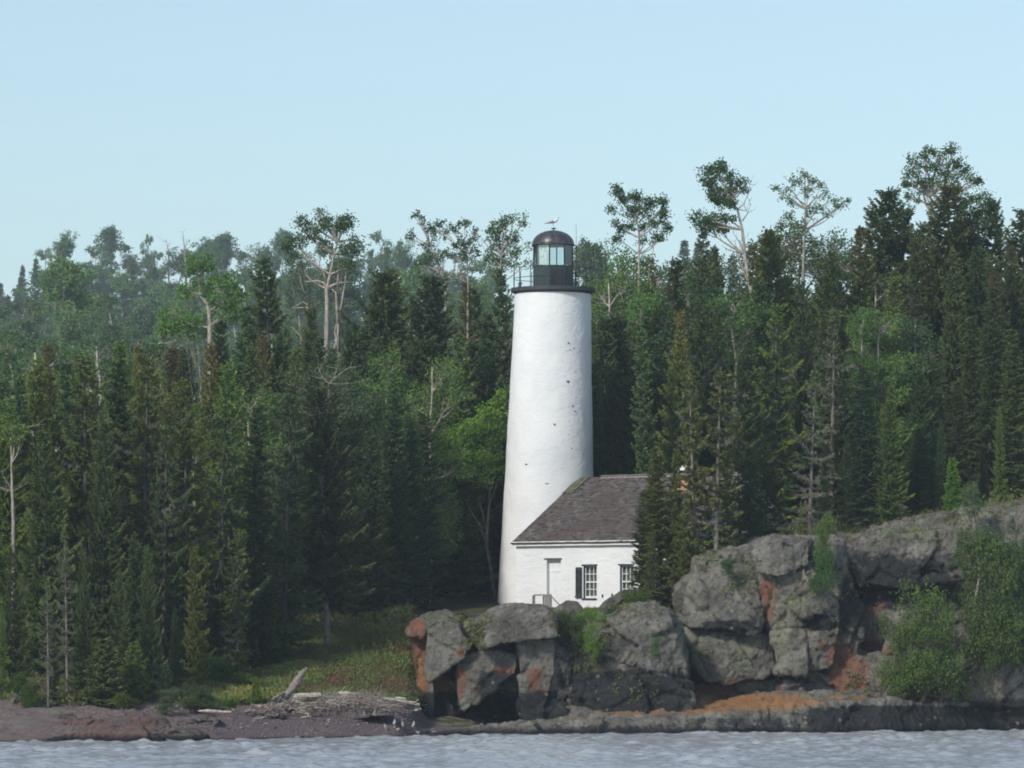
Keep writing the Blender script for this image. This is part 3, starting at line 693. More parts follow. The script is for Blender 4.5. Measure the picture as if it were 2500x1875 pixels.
# ------------------------------------------------------------------ rocks: unions of angular blocks, voxel-remeshed, weathered with noise
def hull_into(bm, pts):
    vs = [bm.verts.new(p) for p in pts]
    r = bmesh.ops.convex_hull(bm, input=vs)
    junk = [g for g in r['geom_interior'] + r['geom_unused'] if isinstance(g, bmesh.types.BMVert)]
    if junk: bmesh.ops.delete(bm, geom=list(set(junk)), context='VERTS')
def block(outline, Yf, T, top=0.0, shrink=0.9):
    """outline: (px, py[, dY]) of the front face; it runs back T metres, its rear shrunk about the centre and raised by top"""
    fr = [P(o[0], o[1], Yf + (o[2] if len(o) > 2 else 0)) for o in outline]
    c = sum(fr, Vector()) / len(fr)
    out = list(fr)
    for p in fr:
        q = Vector((c.x + (p.x - c.x) * shrink, p.y + T, p.z + top)); out.append(q)
    return out
def rock(name, blocks, voxel=0.07, label=None, cat='rock', paint=(), amp=1.0, smooth=2, group=None, seed=0, kind=None, crack=1.0, mat='rock'):
    objs = []
    me = bpy.data.meshes.new(name); bm = bmesh.new()
    for b in blocks: 
        tmp = bmesh.new(); hull_into(tmp, b); t = bpy.data.meshes.new('t'); tmp.to_mesh(t); tmp.free(); bm.from_mesh(t); bpy.data.meshes.remove(t)
    bmesh.ops.recalc_face_normals(bm, faces=bm.faces)
    bm.to_mesh(me); bm.free()
    o = bpy.data.objects.new(name + '_src', me); LINK(o)
    md = o.modifiers.new('r', 'REMESH'); md.mode = 'VOXEL'; md.voxel_size = voxel; md.use_smooth_shade = True
    dg = bpy.context.evaluated_depsgraph_get(); ev = o.evaluated_get(dg)
    nm = bpy.data.meshes.new_from_object(ev); bpy.data.objects.remove(o); bpy.data.meshes.remove(me)
    bm = bmesh.new(); bm.from_mesh(nm)
    for _ in range(max(0, min(smooth, 3) - 1)): bmesh.ops.smooth_vert(bm, verts=bm.verts, factor=0.5, use_axis_x=True, use_axis_y=True, use_axis_z=True)
    bm.to_mesh(nm); bm.free()
    n = len(nm.vertices); co = np.empty(n * 3, np.float32); nm.vertices.foreach_get('co', co); co = co.reshape(-1, 3).astype(float)
    no = np.empty(n * 3, np.float32); nm.vertices.foreach_get('normal', no); no = no.reshape(-1, 3)
    w = co + np.stack([fbm(co, 0.9, 3, 91 + k + seed) for k in range(3)], 1) * 0.22
    d = fbm(co, 0.7, 4, 3 + seed) * 0.05 + fbm(co, 0.2, 3, 8 + seed) * 0.045 + fbm(co * np.array([1, 1, .35]), 0.5, 3, 60 + seed, .5, True) * 0.03
    for sc_, tl, st, cr_, an_ in ((2.4, .26, .20, .20, 1.2), (0.95, .36, .10, .07, .8), (0.36, .40, .04, .0, .9), (.14, .5, .012, .0, 1)):
        p_ = w * np.array([1, 1, an_]); f1, f2, cid, cc = worley_c(p_, sc_, 5 + seed + int(sc_ * 10))
        dv = np.stack([_h((cid * 65535).astype(np.int64), np.full(n, k), np.full(n, 3), 9 + seed) - .5 for k in range(3)], 1)
        d = d + (cid - .5) * st + np.einsum('ij,ij->i', p_ - cc, dv) * tl - crack * np.exp(-((f2 - f1) * sc_ / 0.05) ** 2) * cr_ * (cid > .35)
    co = co + no * (d * amp)[:, None]
    nm.vertices.foreach_set('co', co.astype(np.float32).ravel())
    # stains, lichens and dark areas of the stone; shade painted on the upper cliff
    px = 1250 + co[:, 0] / co[:, 1] * F; py = HOR - (co[:, 2] - CH) / co[:, 1] * F
    C = np.zeros((n, 4), np.float32); C[:, 3] = 1
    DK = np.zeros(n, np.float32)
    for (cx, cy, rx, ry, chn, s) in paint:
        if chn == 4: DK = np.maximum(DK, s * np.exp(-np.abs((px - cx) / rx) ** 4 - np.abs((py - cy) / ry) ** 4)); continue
        C[:, chn] = np.maximum(C[:, chn], s * np.exp(-(((px - cx) / rx) ** 2 + ((py - cy) / ry) ** 2)))
    nm.attributes.new('paint', 'FLOAT_COLOR', 'POINT').data.foreach_set('color', C.ravel())
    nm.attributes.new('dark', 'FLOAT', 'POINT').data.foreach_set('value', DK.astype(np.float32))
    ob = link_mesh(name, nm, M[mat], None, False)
    nm.update()
    return tag(ob, label, cat, group, kind)
B = block
G_HEAD, G_CLIFF = 'rocks of the low headland below the house', 'rocks of the tall cliff'
rock('boulder', [B([(1004, 1542), (1030, 1524), (1052, 1516), (1046, 1560), (1042, 1660), (1062, 1720), (1040, 1760), (1034, 1800), (1024, 1800), (1022, 1700), (1012, 1640), (1006, 1570)], 187.6, 4.5, .35),
    B([(994, 1552, -.1), (998, 1536, 0), (1032, 1520, .3), (1042, 1534, 0), (1034, 1556, 0), (1008, 1560, 0)], 187.2, 3, .3)], 0.06,
    'rust orange stone face at the left end of the headland, beside the driftwood beach', 'rock',
    [(1050, 1740, 30, 60, 4, .9), (1016, 1620, 32, 110, 0, 1.6), (1030, 1650, 24, 80, 2, .85), (1000, 1545, 14, 14, 1, .7), (1018, 1552, 16, 14, 0, .9)], .48, 1, G_HEAD, 1)
rock('boulder', [B([(1040, 1524), (1062, 1514), (1088, 1512), (1122, 1526), (1143, 1570), (1137, 1606), (1075, 1640), (1048, 1662), (1036, 1640), (1044, 1580)], 186.6, 5.5, .35)], 0.06,
    'pale grey lichened slab leaning beside the rust orange face of the headland', 'rock', [(1125, 1590, 14, 30, 0, .7), (1060, 1650, 40, 10, 2, .7), (1128, 1535, 20, 18, 1, .5), (1080, 1560, 50, 60, 1, .25)], .48, 1, G_HEAD, 2)
rock('boulder', [B([(1141, 1528), (1180, 1505), (1212, 1488), (1240, 1482), (1290, 1480), (1333, 1487), (1352, 1505), (1356, 1552), (1272, 1562), (1202, 1564), (1180, 1584, -.3), (1160, 1560)], 186.4, 8.0, .15, .95)], 0.065,
    'broad flat topped grey rock directly below the lighthouse foot', 'rock', [(1175, 1560, 26, 28, 1, .8), (1250, 1490, 80, 14, 1, .2)], .55, 1, G_HEAD, 3)
rock('boulder', [B([(1118, 1616), (1148, 1592), (1200, 1586), (1268, 1600), (1258, 1644), (1172, 1682), (1144, 1712), (1132, 1738), (1116, 1724), (1112, 1660)], 187.0, 4.5, .4)], 0.06,
    'wedge of grey and orange stone overhanging the dark hollow in the headland', 'rock', [(1210, 1680, 60, 50, 4, .8), (1125, 1660, 18, 60, 0, .9), (1235, 1640, 46, 20, 0, .95), (1160, 1690, 30, 18, 0, .6)], .55, 1, G_HEAD, 4)
rock('boulder', [B([(1030, 1650), (1200, 1640), (1300, 1640), (1300, 1800), (1200, 1800), (1036, 1800)], 189.6, 3.5), B([(1060, 1550), (1300, 1550), (1300, 1680), (1070, 1680)], 189.2, 4),
    B([(1040, 1650), (1118, 1600), (1124, 1740), (1060, 1765)], 188.3, 3), B([(1150, 1600), (1275, 1590), (1275, 1700), (1190, 1700)], 188.2, 3), B([(1136, 1745), (1160, 1735), (1180, 1780), (1170, 1800), (1140, 1800)], 188.3, 2), B([(1080, 1745), (1110, 1738), (1120, 1790), (1085, 1800)], 188.6, 2)], 0.07,
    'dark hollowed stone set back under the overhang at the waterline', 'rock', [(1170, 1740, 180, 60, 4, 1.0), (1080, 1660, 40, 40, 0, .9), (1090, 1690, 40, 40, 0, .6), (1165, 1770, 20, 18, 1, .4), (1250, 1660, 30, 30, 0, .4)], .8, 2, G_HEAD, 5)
rock('boulder', [B([(1270, 1572), (1300, 1562), (1357, 1564), (1350, 1680), (1345, 1700), (1320, 1770), (1280, 1775), (1268, 1700)], 186.9, 5, .2),
    B([(1345, 1566), (1392, 1578), (1404, 1617), (1392, 1740), (1358, 1752), (1348, 1690)], 187.3, 4.6, .2), B([(1290, 1690), (1360, 1690), (1400, 1740), (1290, 1775)], 187.1, 4)], 0.065,
    'upright block of dark speckled stone with a red stained left edge, middle of the headland', 'rock',
    [(1320, 1740, 90, 60, 4, .8), (1385, 1650, 30, 120, 4, .6), (1305, 1655, 22, 34, 0, 1.0), (1320, 1690, 34, 24, 0, .6), (1290, 1585, 34, 20, 1, .5), (1370, 1720, 30, 14, 1, .4)], .8, 2, G_HEAD, 6)
rock('boulder', [B([(1488, 1516, .3), (1520, 1500), (1560, 1490), (1602, 1492), (1636, 1506), (1668, 1536, .5), (1682, 1617, .6), (1686, 1690, .6), (1560, 1700, -.3), (1480, 1640, -.1), (1478, 1560, .2)], 187.6, 7, .15),
    B([(1396, 1585, .2), (1440, 1560), (1500, 1590), (1620, 1640), (1690, 1700), (1700, 1760), (1560, 1770), (1400, 1770), (1390, 1650)], 187.3, 6, .5), B([(1370, 1530, .8), (1490, 1530, .8), (1500, 1640, .4), (1380, 1640, .4)], 187.6, 6, .2)], 0.07,
    'wide rounded boulder covered in pale round lichen spots, right part of the headland', 'rock', [(1520, 1700, 190, 75, 4, .95), (1440, 1600, 50, 60, 4, .6), (1540, 1500, 30, 14, 1, .7), (1570, 1640, 60, 30, 1, .2), (1660, 1712, 20, 20, 0, .6)], .9, 3, G_HEAD, 7)
rock('boulder', [B([(1340, 1500), (1366, 1482), (1390, 1474), (1420, 1477), (1430, 1500), (1425, 1530), (1345, 1530)], 195.6, 3)], 0.06, 'low grey rock just below the wooden stair rail', 'rock', [(1390, 1490, 40, 20, 1, .4)], .5, 3, 'rocks against the house wall', 8)
rock('boulder', [B([(1466, 1492), (1490, 1468), (1520, 1452), (1560, 1446), (1600, 1470), (1600, 1530), (1460, 1530)], 194.6, 3)], 0.06, 'rounded brownish grey rock below the second window of the house', 'rock', [(1520, 1470, 60, 20, 1, .3)], .5, 3, 'rocks against the house wall', 9)
# tall cliff on the right
CY = 190.6
rock('boulder', [B([(1660, 1446, .3), (1690, 1418), (1710, 1402), (1783, 1392), (1846, 1408), (1862, 1516), (1850, 1545, -.1), (1763, 1530, -.4), (1702, 1538, -.2), (1666, 1530, .1)], CY, 5, .2),
    B([(1704, 1374, .5), (1740, 1358, .4), (1790, 1348, .5), (1834, 1346, .6), (1868, 1400, .5), (1858, 1452, .3), (1704, 1424, .4)], CY, 6, .25)], 0.065,
    'bulging upper boulder on the left edge of the tall cliff, grey with green lichen', 'rock', [(1780, 1530, 80, 16, 4, .9), (1850, 1480, 26, 60, 4, .5), (1700, 1470, 40, 60, 1, .45), (1780, 1480, 30, 24, 1, .7), (1740, 1370, 50, 20, 1, .8), (1690, 1440, 30, 40, 1, .6), (1675, 1510, 20, 20, 0, .3)], .8, 2, G_CLIFF, 11)
rock('boulder', [B([(1668, 1536, .3), (1734, 1526, .2), (1770, 1600, -.1), (1760, 1672, .1), (1724, 1668, .3), (1686, 1628, .5)], CY + .15, 4, 0),
    B([(1734, 1530, .5), (1852, 1536, .3), (1888, 1560, .4), (1894, 1630, .5), (1860, 1656, .3), (1764, 1678, .1), (1780, 1600, -.25)], CY + .15, 4, 0)], 0.065,
    'faceted pale green block undercut above the flat shore rock', 'rock', [(1700, 1600, 30, 60, 1, .95), (1820, 1600, 30, 50, 1, .95), (1750, 1560, 20, 30, 1, .3), (1800, 1664, 60, 8, 2, .8), (1755, 1650, 30, 20, 1, .6)], .7, 2, G_CLIFF, 12)
rock('boulder', [B([(1690, 1670), (1760, 1660), (1830, 1668), (1900, 1660), (1900, 1720), (1680, 1720)], CY + 1.1, 3)], 0.07, 'low orange stained ledge under the faceted green block', 'rock', [(1740, 1690, 80, 30, 0, .9), (1700, 1695, 60, 20, 2, .6)], .8, 2, G_CLIFF, 13)
rock('boulder', [B([(1828, 1344, .2), (1850, 1328, .1), (1902, 1314), (1972, 1318, .1), (1974, 1378), (1902, 1408, -.35), (1852, 1396, -.1), (1838, 1370)], CY - .15, 7, .35)], 0.06,
    'jutting grey cap rock at the top of the main cliff column', 'rock', [(1900, 1340, 60, 20, 1, .4), (1940, 1380, 40, 20, 1, .5)], .8, 2, G_CLIFF, 14)
rock('boulder', [B([(1856, 1396), (1920, 1396, -.2), (1970, 1370), (2050, 1475, -.1), (2040, 1630), (1946, 1642, -.2), (1898, 1640), (1882, 1577), (1860, 1484, -.1)], CY + .25, 6, .6),
    B([(1965, 1330, .5), (2060, 1330, .5), (2110, 1480, .4), (2100, 1640, .4), (2020, 1640, .2), (1980, 1480, .2)], CY + .5, 6, .4),
    B([(1880, 1400, -.1), (1990, 1390, -.3), (2040, 1480, -.2), (1960, 1510, -.5), (1900, 1450, -.2)], CY + .2, 4)], 0.07,
    'main cliff column with red stained left edge, dark streaks and pale green lichen', 'rock',
    [(2000, 1520, 50, 22, 4, .9), (2080, 1480, 40, 90, 4, .75), (1872, 1450, 22, 70, 0, 1.1), (1880, 1480, 30, 60, 0, .7), (1980, 1532, 14, 10, 0, 1.1), (1905, 1550, 26, 60, 1, .9), (1950, 1450, 50, 60, 1, .55), (2050, 1600, 50, 50, 0, .9), (1880, 1600, 14, 30, 1, .7), (2010, 1580, 60, 60, 0, .5), (1930, 1470, 70, 40, 1, .8), (2000, 1420, 40, 40, 1, .6)], .95, 2, G_CLIFF, 15)
rock('boulder', [B([(2040, 1340, .3), (2092, 1326, .2), (2178, 1312), (2272, 1310, -.1), (2312, 1294), (2348, 1262, .4), (2420, 1270, .6), (2560, 1240, 1), (2560, 1420, .6), (2300, 1420), (2200, 1400), (2100, 1440, .3)], CY + 1.1, 8, .35, .97),
    B([(2100, 1400, .8), (2300, 1400, .6), (2560, 1400, 1), (2560, 1740, 1), (2100, 1740, .6)], CY + 1.6, 6, .5), B([(2160, 1560, .4), (2240, 1560, .4), (2260, 1700, .2), (2150, 1700, .2)], CY + .9, 3)], 0.08,
    'long upper cliff wall running behind the leafy shore bush', 'rock', [(2200, 1420, 180, 80, 4, .75), (2250, 1300, 120, 26, 1, .7), (2120, 1660, 140, 50, 4, .5), (2120, 1460, 60, 50, 0, 1.0), (2130, 1600, 70, 60, 0, .8), (2200, 1600, 50, 60, 0, .5), (2250, 1340, 90, 30, 1, .4), (2120, 1560, 30, 30, 1, .4)], 1.0, 2, G_CLIFF, 16)  # dark tone across the lower face paints in its shade
rock('boulder', [B([(1890, 1650), (1970, 1640), (2030, 1650), (2040, 1720), (1880, 1720)], CY + .9, 3), B([(1920, 1656), (1960, 1654), (1975, 1700), (1915, 1705)], CY + .4, 2), B([(2030, 1612), (2100, 1600), (2190, 1600), (2200, 1720), (2030, 1720)], CY + .8, 3)], 0.07,
    'broken grey and red rubble blocks at the foot of the main cliff column', 'rock', [(1930, 1660, 60, 12, 4, .8), (2070, 1650, 60, 60, 0, 1.1), (1900, 1680, 14, 24, 0, .7), (1950, 1680, 30, 20, 1, .3)], .8, 1, G_CLIFF, 17)
rock('boulder', [B([(2152, 1700), (2156, 1660), (2180, 1632), (2202, 1626), (2212, 1660), (2216, 1704)], CY + .3, 1.6)], 0.05, 'small upright pointed rock with a pale left edge at the foot of the leafy bush', 'rock', [(2160, 1670, 10, 40, 1, .9)], .5, 1, G_CLIFF, 18)
rock('boulder', [B([(2348, 1660, .3), (2362, 1640), (2380, 1622), (2432, 1610), (2456, 1622), (2520, 1612), (2600, 1600), (2600, 1730), (2356, 1730, -.2), (2345, 1690)], CY + .3, 4, .3), B([(2350, 1720), (2420, 1690), (2620, 1700), (2620, 1800), (2450, 1800)], CY + .6, 4)], 0.07,
    'big rounded grey boulder at the right end of the flat shore rock', 'rock', [(2450, 1760, 140, 60, 4, 1.0), (2370, 1680, 16, 30, 1, .5)], .7, 3, G_CLIFF, 19)
# the long flat shore rock
def sl(px, ytop, Yb, yfront, Yf):
    return [P(px, ytop, Yb), P(px, yfront, Yf), Vector(((px - 1250) / F * (Yf - 1.0), Yf - 1.0, -.5)), Vector(((px - 1250) / F * Yb, Yb, -.8))]
sec = [(985, 1797, 178.6, 1799, 177.4), (1100, 1787, 181.5, 1791, 178.9), (1180, 1778, 184, 1786, 180.2), (1357, 1749, 187.5, 1768, 182.2), (1492, 1734, 189, 1757, 183.6), (1700, 1712, 191, 1752, 184.6), (1790, 1697, 192, 1742, 185.0),
       (1881, 1686, 192.6, 1722, 185.8), (2007, 1680, 193, 1714, 186.6), (2134, 1685, 193.6, 1712, 187.8), (2242, 1694, 194, 1714, 189.2), (2387, 1702, 194.5, 1712, 191.2), (2620, 1722, 197, 1735, 194.5)]
bl = [sl(*sec[i]) + sl(*sec[i + 1]) for i in range(len(sec) - 1)]
rock('shore_rock', bl, 0.07, 'long flat shore rock sloping into the water, orange lichen along its top', 'rock',
     [(1500, 1782, 350, 18, 4, .5), (1850, 1770, 260, 26, 4, .55), (1950, 1760, 60, 14, 1, .5), (1480, 1775, 60, 10, 1, .4), (2250, 1755, 330, 36, 4, 1.0), (1850, 1714, 190, 27, 2, 1.2), (1700, 1728, 130, 20, 2, 1.1), (1560, 1738, 140, 12, 2, .9), (1400, 1752, 80, 12, 2, .6), (2060, 1704, 120, 14, 2, .8), (2200, 1706, 80, 10, 2, .5), (2340, 1710, 60, 8, 0, .6),
      (1440, 1765, 60, 14, 0, .5), (1760, 1700, 160, 12, 1, .5), (2000, 1695, 160, 12, 1, .6), (1680, 1775, 30, 12, 1, .4)], .85, 2, None, 30, crack=.5)
# ledges and stones along the red shore on the left
rnd = random.Random(12)
lab = ['long low red ledge at the waterline below the young spruces', 'humped dark red ledge just above the water', 'grey pink ledge sloping to the water near the willow bush', 'rough pale ledge of broken stones where the gravel beach begins',
       'flat reddish shelf behind the waterline ledges', 'tilted pinkish slab beside the dark mossy stones', 'square dark grey stone standing on the red shelf', 'pointed grey stone above the red shelf, under the spruce boughs']
for (pts, Y, T, lb_, pt) in [
    ([(100, 1812), (150, 1790), (260, 1778), (330, 1784), (400, 1800), (400, 1815)], 165.6, 3, lab[0], [(250, 1790, 200, 20, 0, .8)]),
    ([(180, 1792), (220, 1770), (300, 1762), (350, 1772), (360, 1795)], 167.6, 3, lab[1], [(260, 1780, 120, 20, 0, 1.0)]),
    ([(300, 1808), (340, 1784), (420, 1776), (480, 1782), (500, 1806)], 166.6, 3, lab[2], [(400, 1790, 60, 20, 0, .5), (420, 1780, 60, 20, 1, .4)]),
    ([(380, 1808), (400, 1788), (450, 1784), (500, 1790), (510, 1807)], 166.4, 2, lab[3], [(450, 1795, 60, 20, 1, .6)]),
    ([(40, 1775), (110, 1762), (240, 1748), (340, 1742), (400, 1752), (420, 1775)], 169.6, 4, lab[4], [(250, 1760, 220, 20, 0, .9)]),
    ([(380, 1776), (420, 1754), (500, 1745), (540, 1752), (520, 1776)], 171.0, 3, lab[5], [(450, 1760, 80, 16, 0, .5)]),
    ([(130, 1765), (133, 1744), (160, 1738), (186, 1742), (192, 1762)], 171.5, 1.5, lab[6], []),
    ([(294, 1728), (300, 1712), (308, 1708), (320, 1730)], 174.5, 1.0, lab[7], []),
    ([(0, 1772), (0, 1752), (30, 1742), (50, 1748), (52, 1766)], 171.5, 2.5, 'dark layered ledge by the left edge of the shore', [(20, 1760, 40, 20, 0, .4)]),
    ([(-10, 1745), (0, 1734), (30, 1728), (52, 1740), (50, 1748)], 172.8, 2.5, 'pale bleached flat stone on the layered ledge at far left', [(20, 1740, 40, 20, 1, .9)]),
    ([(12, 1730), (26, 1706), (34, 1702), (46, 1718), (44, 1732)], 174.0, 1.2, 'pale pointed stone standing above the layered ledge at far left', [(30, 1715, 20, 20, 1, .8)]),
    ([(116, 1746), (128, 1733), (150, 1728), (152, 1744)], 172.5, 1, 'pale grey stone on the red shelf below the leftmost young spruce', [(135, 1738, 20, 20, 1, .8)])]:
    rock('shore_stone', [B([(q[0], q[1] + (6 if q[1] < 1800 else 0)) for q in pts], Y, T, .03)], 0.05, lb_, 'rock', pt, .55, 2, 'red stones and ledges of the left shore', rnd.randint(40, 90), mat='redrock')
for (pts, Y, lb_) in [([(562, 1752), (580, 1734), (612, 1732), (634, 1742), (640, 1752)], 175.2, 'rounded dark mauve stone on the beach under the long pale driftwood pole'),
    ([(642, 1746), (655, 1733), (675, 1732), (684, 1744)], 175.6, 'dark rounded stone on the beach beside the driftwood heap'), ([(690, 1724), (700, 1712), (720, 1712), (732, 1724)], 177.6, 'small dark stone under the thick driftwood log')]:
    rock('beach_stone', [B([(p[0], p[1]) for p in pts] + [(pts[0][0] + 4, pts[0][1] + 6), (pts[-1][0] - 4, pts[-1][1] + 6)], Y, 1.0, .05)], 0.045, lb_, 'rock', [(600, 1740, 60, 20, 0, .3)], .3, 3, 'stones on the gravel beach', 33, mat='redrock')
# ------------------------------------------------------------------ trees
def blades(cen, dirs, ln, wd, rs, tint, cross=True, flat=False):
    """diamond shaped leaves or needle sprays: centre points, unit directions, length, width -> verts, quads, tint"""
    n = len(cen); r = rs.normal(size=(n, 3)) * (.45 if flat else 1) + (np.array([0, 0, 1.0]) if flat else 0); s = np.cross(dirs, r); s /= np.linalg.norm(s, axis=1)[:, None] + 1e-9
    ln = np.broadcast_to(ln, (n,))[:, None]; wd = np.broadcast_to(wd, (n,))[:, None]
    a = cen - dirs * ln / 2; b = cen + dirs * ln / 2; V = [a, cen + s * wd / 2, b, cen - s * wd / 2]
    VV = np.stack(V, 1).reshape(-1, 3); T = tint
    if cross:
        s2 = np.cross(dirs, s) * (.6 if flat else 1); V2 = np.stack([a, cen + s2 * wd / 2, b, cen - s2 * wd / 2], 1).reshape(-1, 3)
        VV = np.concatenate([VV, V2]); T = np.concatenate([tint, tint])
    return VV, np.arange(len(VV)).reshape(-1, 4), T
class Proto:
    def __init__(s, name, trunk, crown, bark, leaf, H, R, extra=None):
        s.name, s.trunk, s.crown, s.bark, s.leaf, s.H, s.R, s.extra = name, trunk, crown, bark, leaf, H, R, extra
def mb_mesh(m, name):
    me = bpy.data.meshes.new(name); me.from_pydata(m.v, [], m.f); me.update()
    at = me.attributes.new('tint', 'FLOAT', 'FACE'); at.data.foreach_set('value', np.asarray(m.c, np.float32))
    me.polygons.foreach_set('use_smooth', np.ones(len(me.polygons), bool)); return me

def spruce(seed, H=13.0, R=2.2, base=0.10, lvl=0.20, nb=5, droop=0.35, gap=0.12, power=0.85, twig=0.13, tipc=0.0, dead=0.0, lich=0.0, cluster=0.0, wd=0.075, dens=1.0):
    """cone of drooping boughs, each with side twigs. tipc: tint shift of the tip; dead: share of bare boughs; lich: grey lichen on boughs"""
    rs = np.random.RandomState(seed); rd = random.Random(seed)
    m = MB(); lean = rs.normal(0, .012, 2) * H
    def axis(z): u = z / H; return Vector((lean[0] * u * u, lean[1] * u * u, z))
    tr = 0.010 * H + .03
    m.tube([axis(H * k / 12) for k in range(13)], [tr * (1 - .93 * k / 12) for k in range(13)], 7)
    C, D, T, LN = [], [], [], []; LC, LD = [], []
    lob = rs.uniform(.72, 1.2, 9); z = base * H
    while z < H * .985:
        u = (z - base * H) / (H * (1 - base)); prof = (1 - u) ** power * (0.62 + .38 * min(1, u / .12))
        k = max(3, int(nb * (1 - .25 * u)))
        a0 = rs.uniform(0, 6.28)
        for j in range(k):
            a = a0 + j * 6.283 / k + rs.normal(0, .3); lb = np.interp((a % 6.283) / 6.283 * 9 + u * 4, range(14), list(lob) + list(lob[:5]))
            L = R * prof * rs.uniform(.55, 1.12) * (1.28 if rs.rand() < .10 else 1) * lb + .10
            if cluster: L *= 1 - cluster * (0.5 + .5 * math.sin(z * 5.2 / (H / 13) + seed))
            if rs.rand() < gap and u < .93: continue
            o = axis(z + rs.uniform(-.1, .1)); d = Vector((math.cos(a), math.sin(a), 0))
            up0 = .55 * u - droop * (1 - u) * .5 + rs.normal(0, .13); tip = droop * (1 - u * .6)
            n = max(3, int(L / .25)); pts = []
            for i in range(n + 1):
                t = i / n; pts.append(o + d * (L * t * (1 - .08 * t)) + Vector((0, 0, L * (up0 * t - tip * t * (1 - t) * 1.2 + .16 * t * t * (1 if u > .2 else .4)))))
            isd = rs.rand() < dead * (1.6 - 1.2 * u)
            if L > .5: m.tube(pts, [max(.008, .018 * (L / 2) * (1 - .8 * i / n)) + .004 for i in range(n + 1)], 3, False)
            if isd and rs.rand() > lich: continue
            side = Vector((-d.y, d.x, 0))
            nt = max(5, int(L / .055 * dens)) if not isd else max(4, int(L / .12))
            for i in range(nt):
                t = (i + rs.rand()) / nt
                if t < .12 and L > .6: continue
                f = t * n; i0 = min(n - 1, int(f)); p = pts[i0].lerp(pts[i0 + 1], f - i0)
                w = (0.30 * L * (1 - t) ** .8 + .07) * rs.uniform(.5, 1.1); w = min(w, .62)
                for sg in (1, -1):
                    dr = (side * sg * (1.0 - .35 * t) + d * (.55 + .5 * t) + Vector((0, 0, rs.normal(-.10 - .25 * (1 - u), .22)))).normalized()
                    q = 0.0
                    while q < w:
                        cc = p + dr * (q + twig * .4) + Vector((0, 0, -.25 * q * q))
                        if isd: LC.append(cc + Vector((0, 0, -.04))); LD.append((dr * .4 + Vector((0, 0, -1))).normalized())
                        else:
                            C.append(cc); D.append((dr + Vector((rs.normal(0, .25), rs.normal(0, .25), rs.normal(-.1, .3)))).normalized())
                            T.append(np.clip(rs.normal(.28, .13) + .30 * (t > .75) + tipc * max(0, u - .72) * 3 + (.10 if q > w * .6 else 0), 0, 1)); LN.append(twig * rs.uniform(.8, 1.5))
                            if rs.rand() < lich * .30: LC.append(cc + Vector((0, 0, -.07))); LD.append(Vector((rs.normal(0, .2), 0, -1)).normalized())
                        q += twig * .62
        z += lvl * (H / 13) ** .5 * rs.uniform(.7, 1.3) * (1 - .35 * u)
    for i in range(int(16)):   # leader
        z = H * (1 - .05 * rs.rand()); C.append(axis(z)); D.append(Vector((rs.normal(0, .5), rs.normal(0, .5), 1)).normalized()); T.append(np.clip(.4 + tipc, 0, 1)); LN.append(twig)
    C, D = np.array([tuple(c) for c in C]), np.array([tuple(c) for c in D]); T = np.array(T); LN = np.array(LN)
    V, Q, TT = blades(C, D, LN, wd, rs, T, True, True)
    extra = None
    if LC:
        LC, LD = np.array([tuple(c) for c in LC]), np.array([tuple(c) for c in LD])
        v, q, t = blades(LC, LD, rs.uniform(.08, .24, len(LC)), .035, rs, rs.uniform(0, 1, len(LC)), True); extra = mesh_np('lichen', v, q, t)
    nm = 'spruce_tree'
    return Proto(nm, mb_mesh(m, 'trunk'), mesh_np('crown', V, Q, TT), M['bark'], M['needle'], H, R, extra)

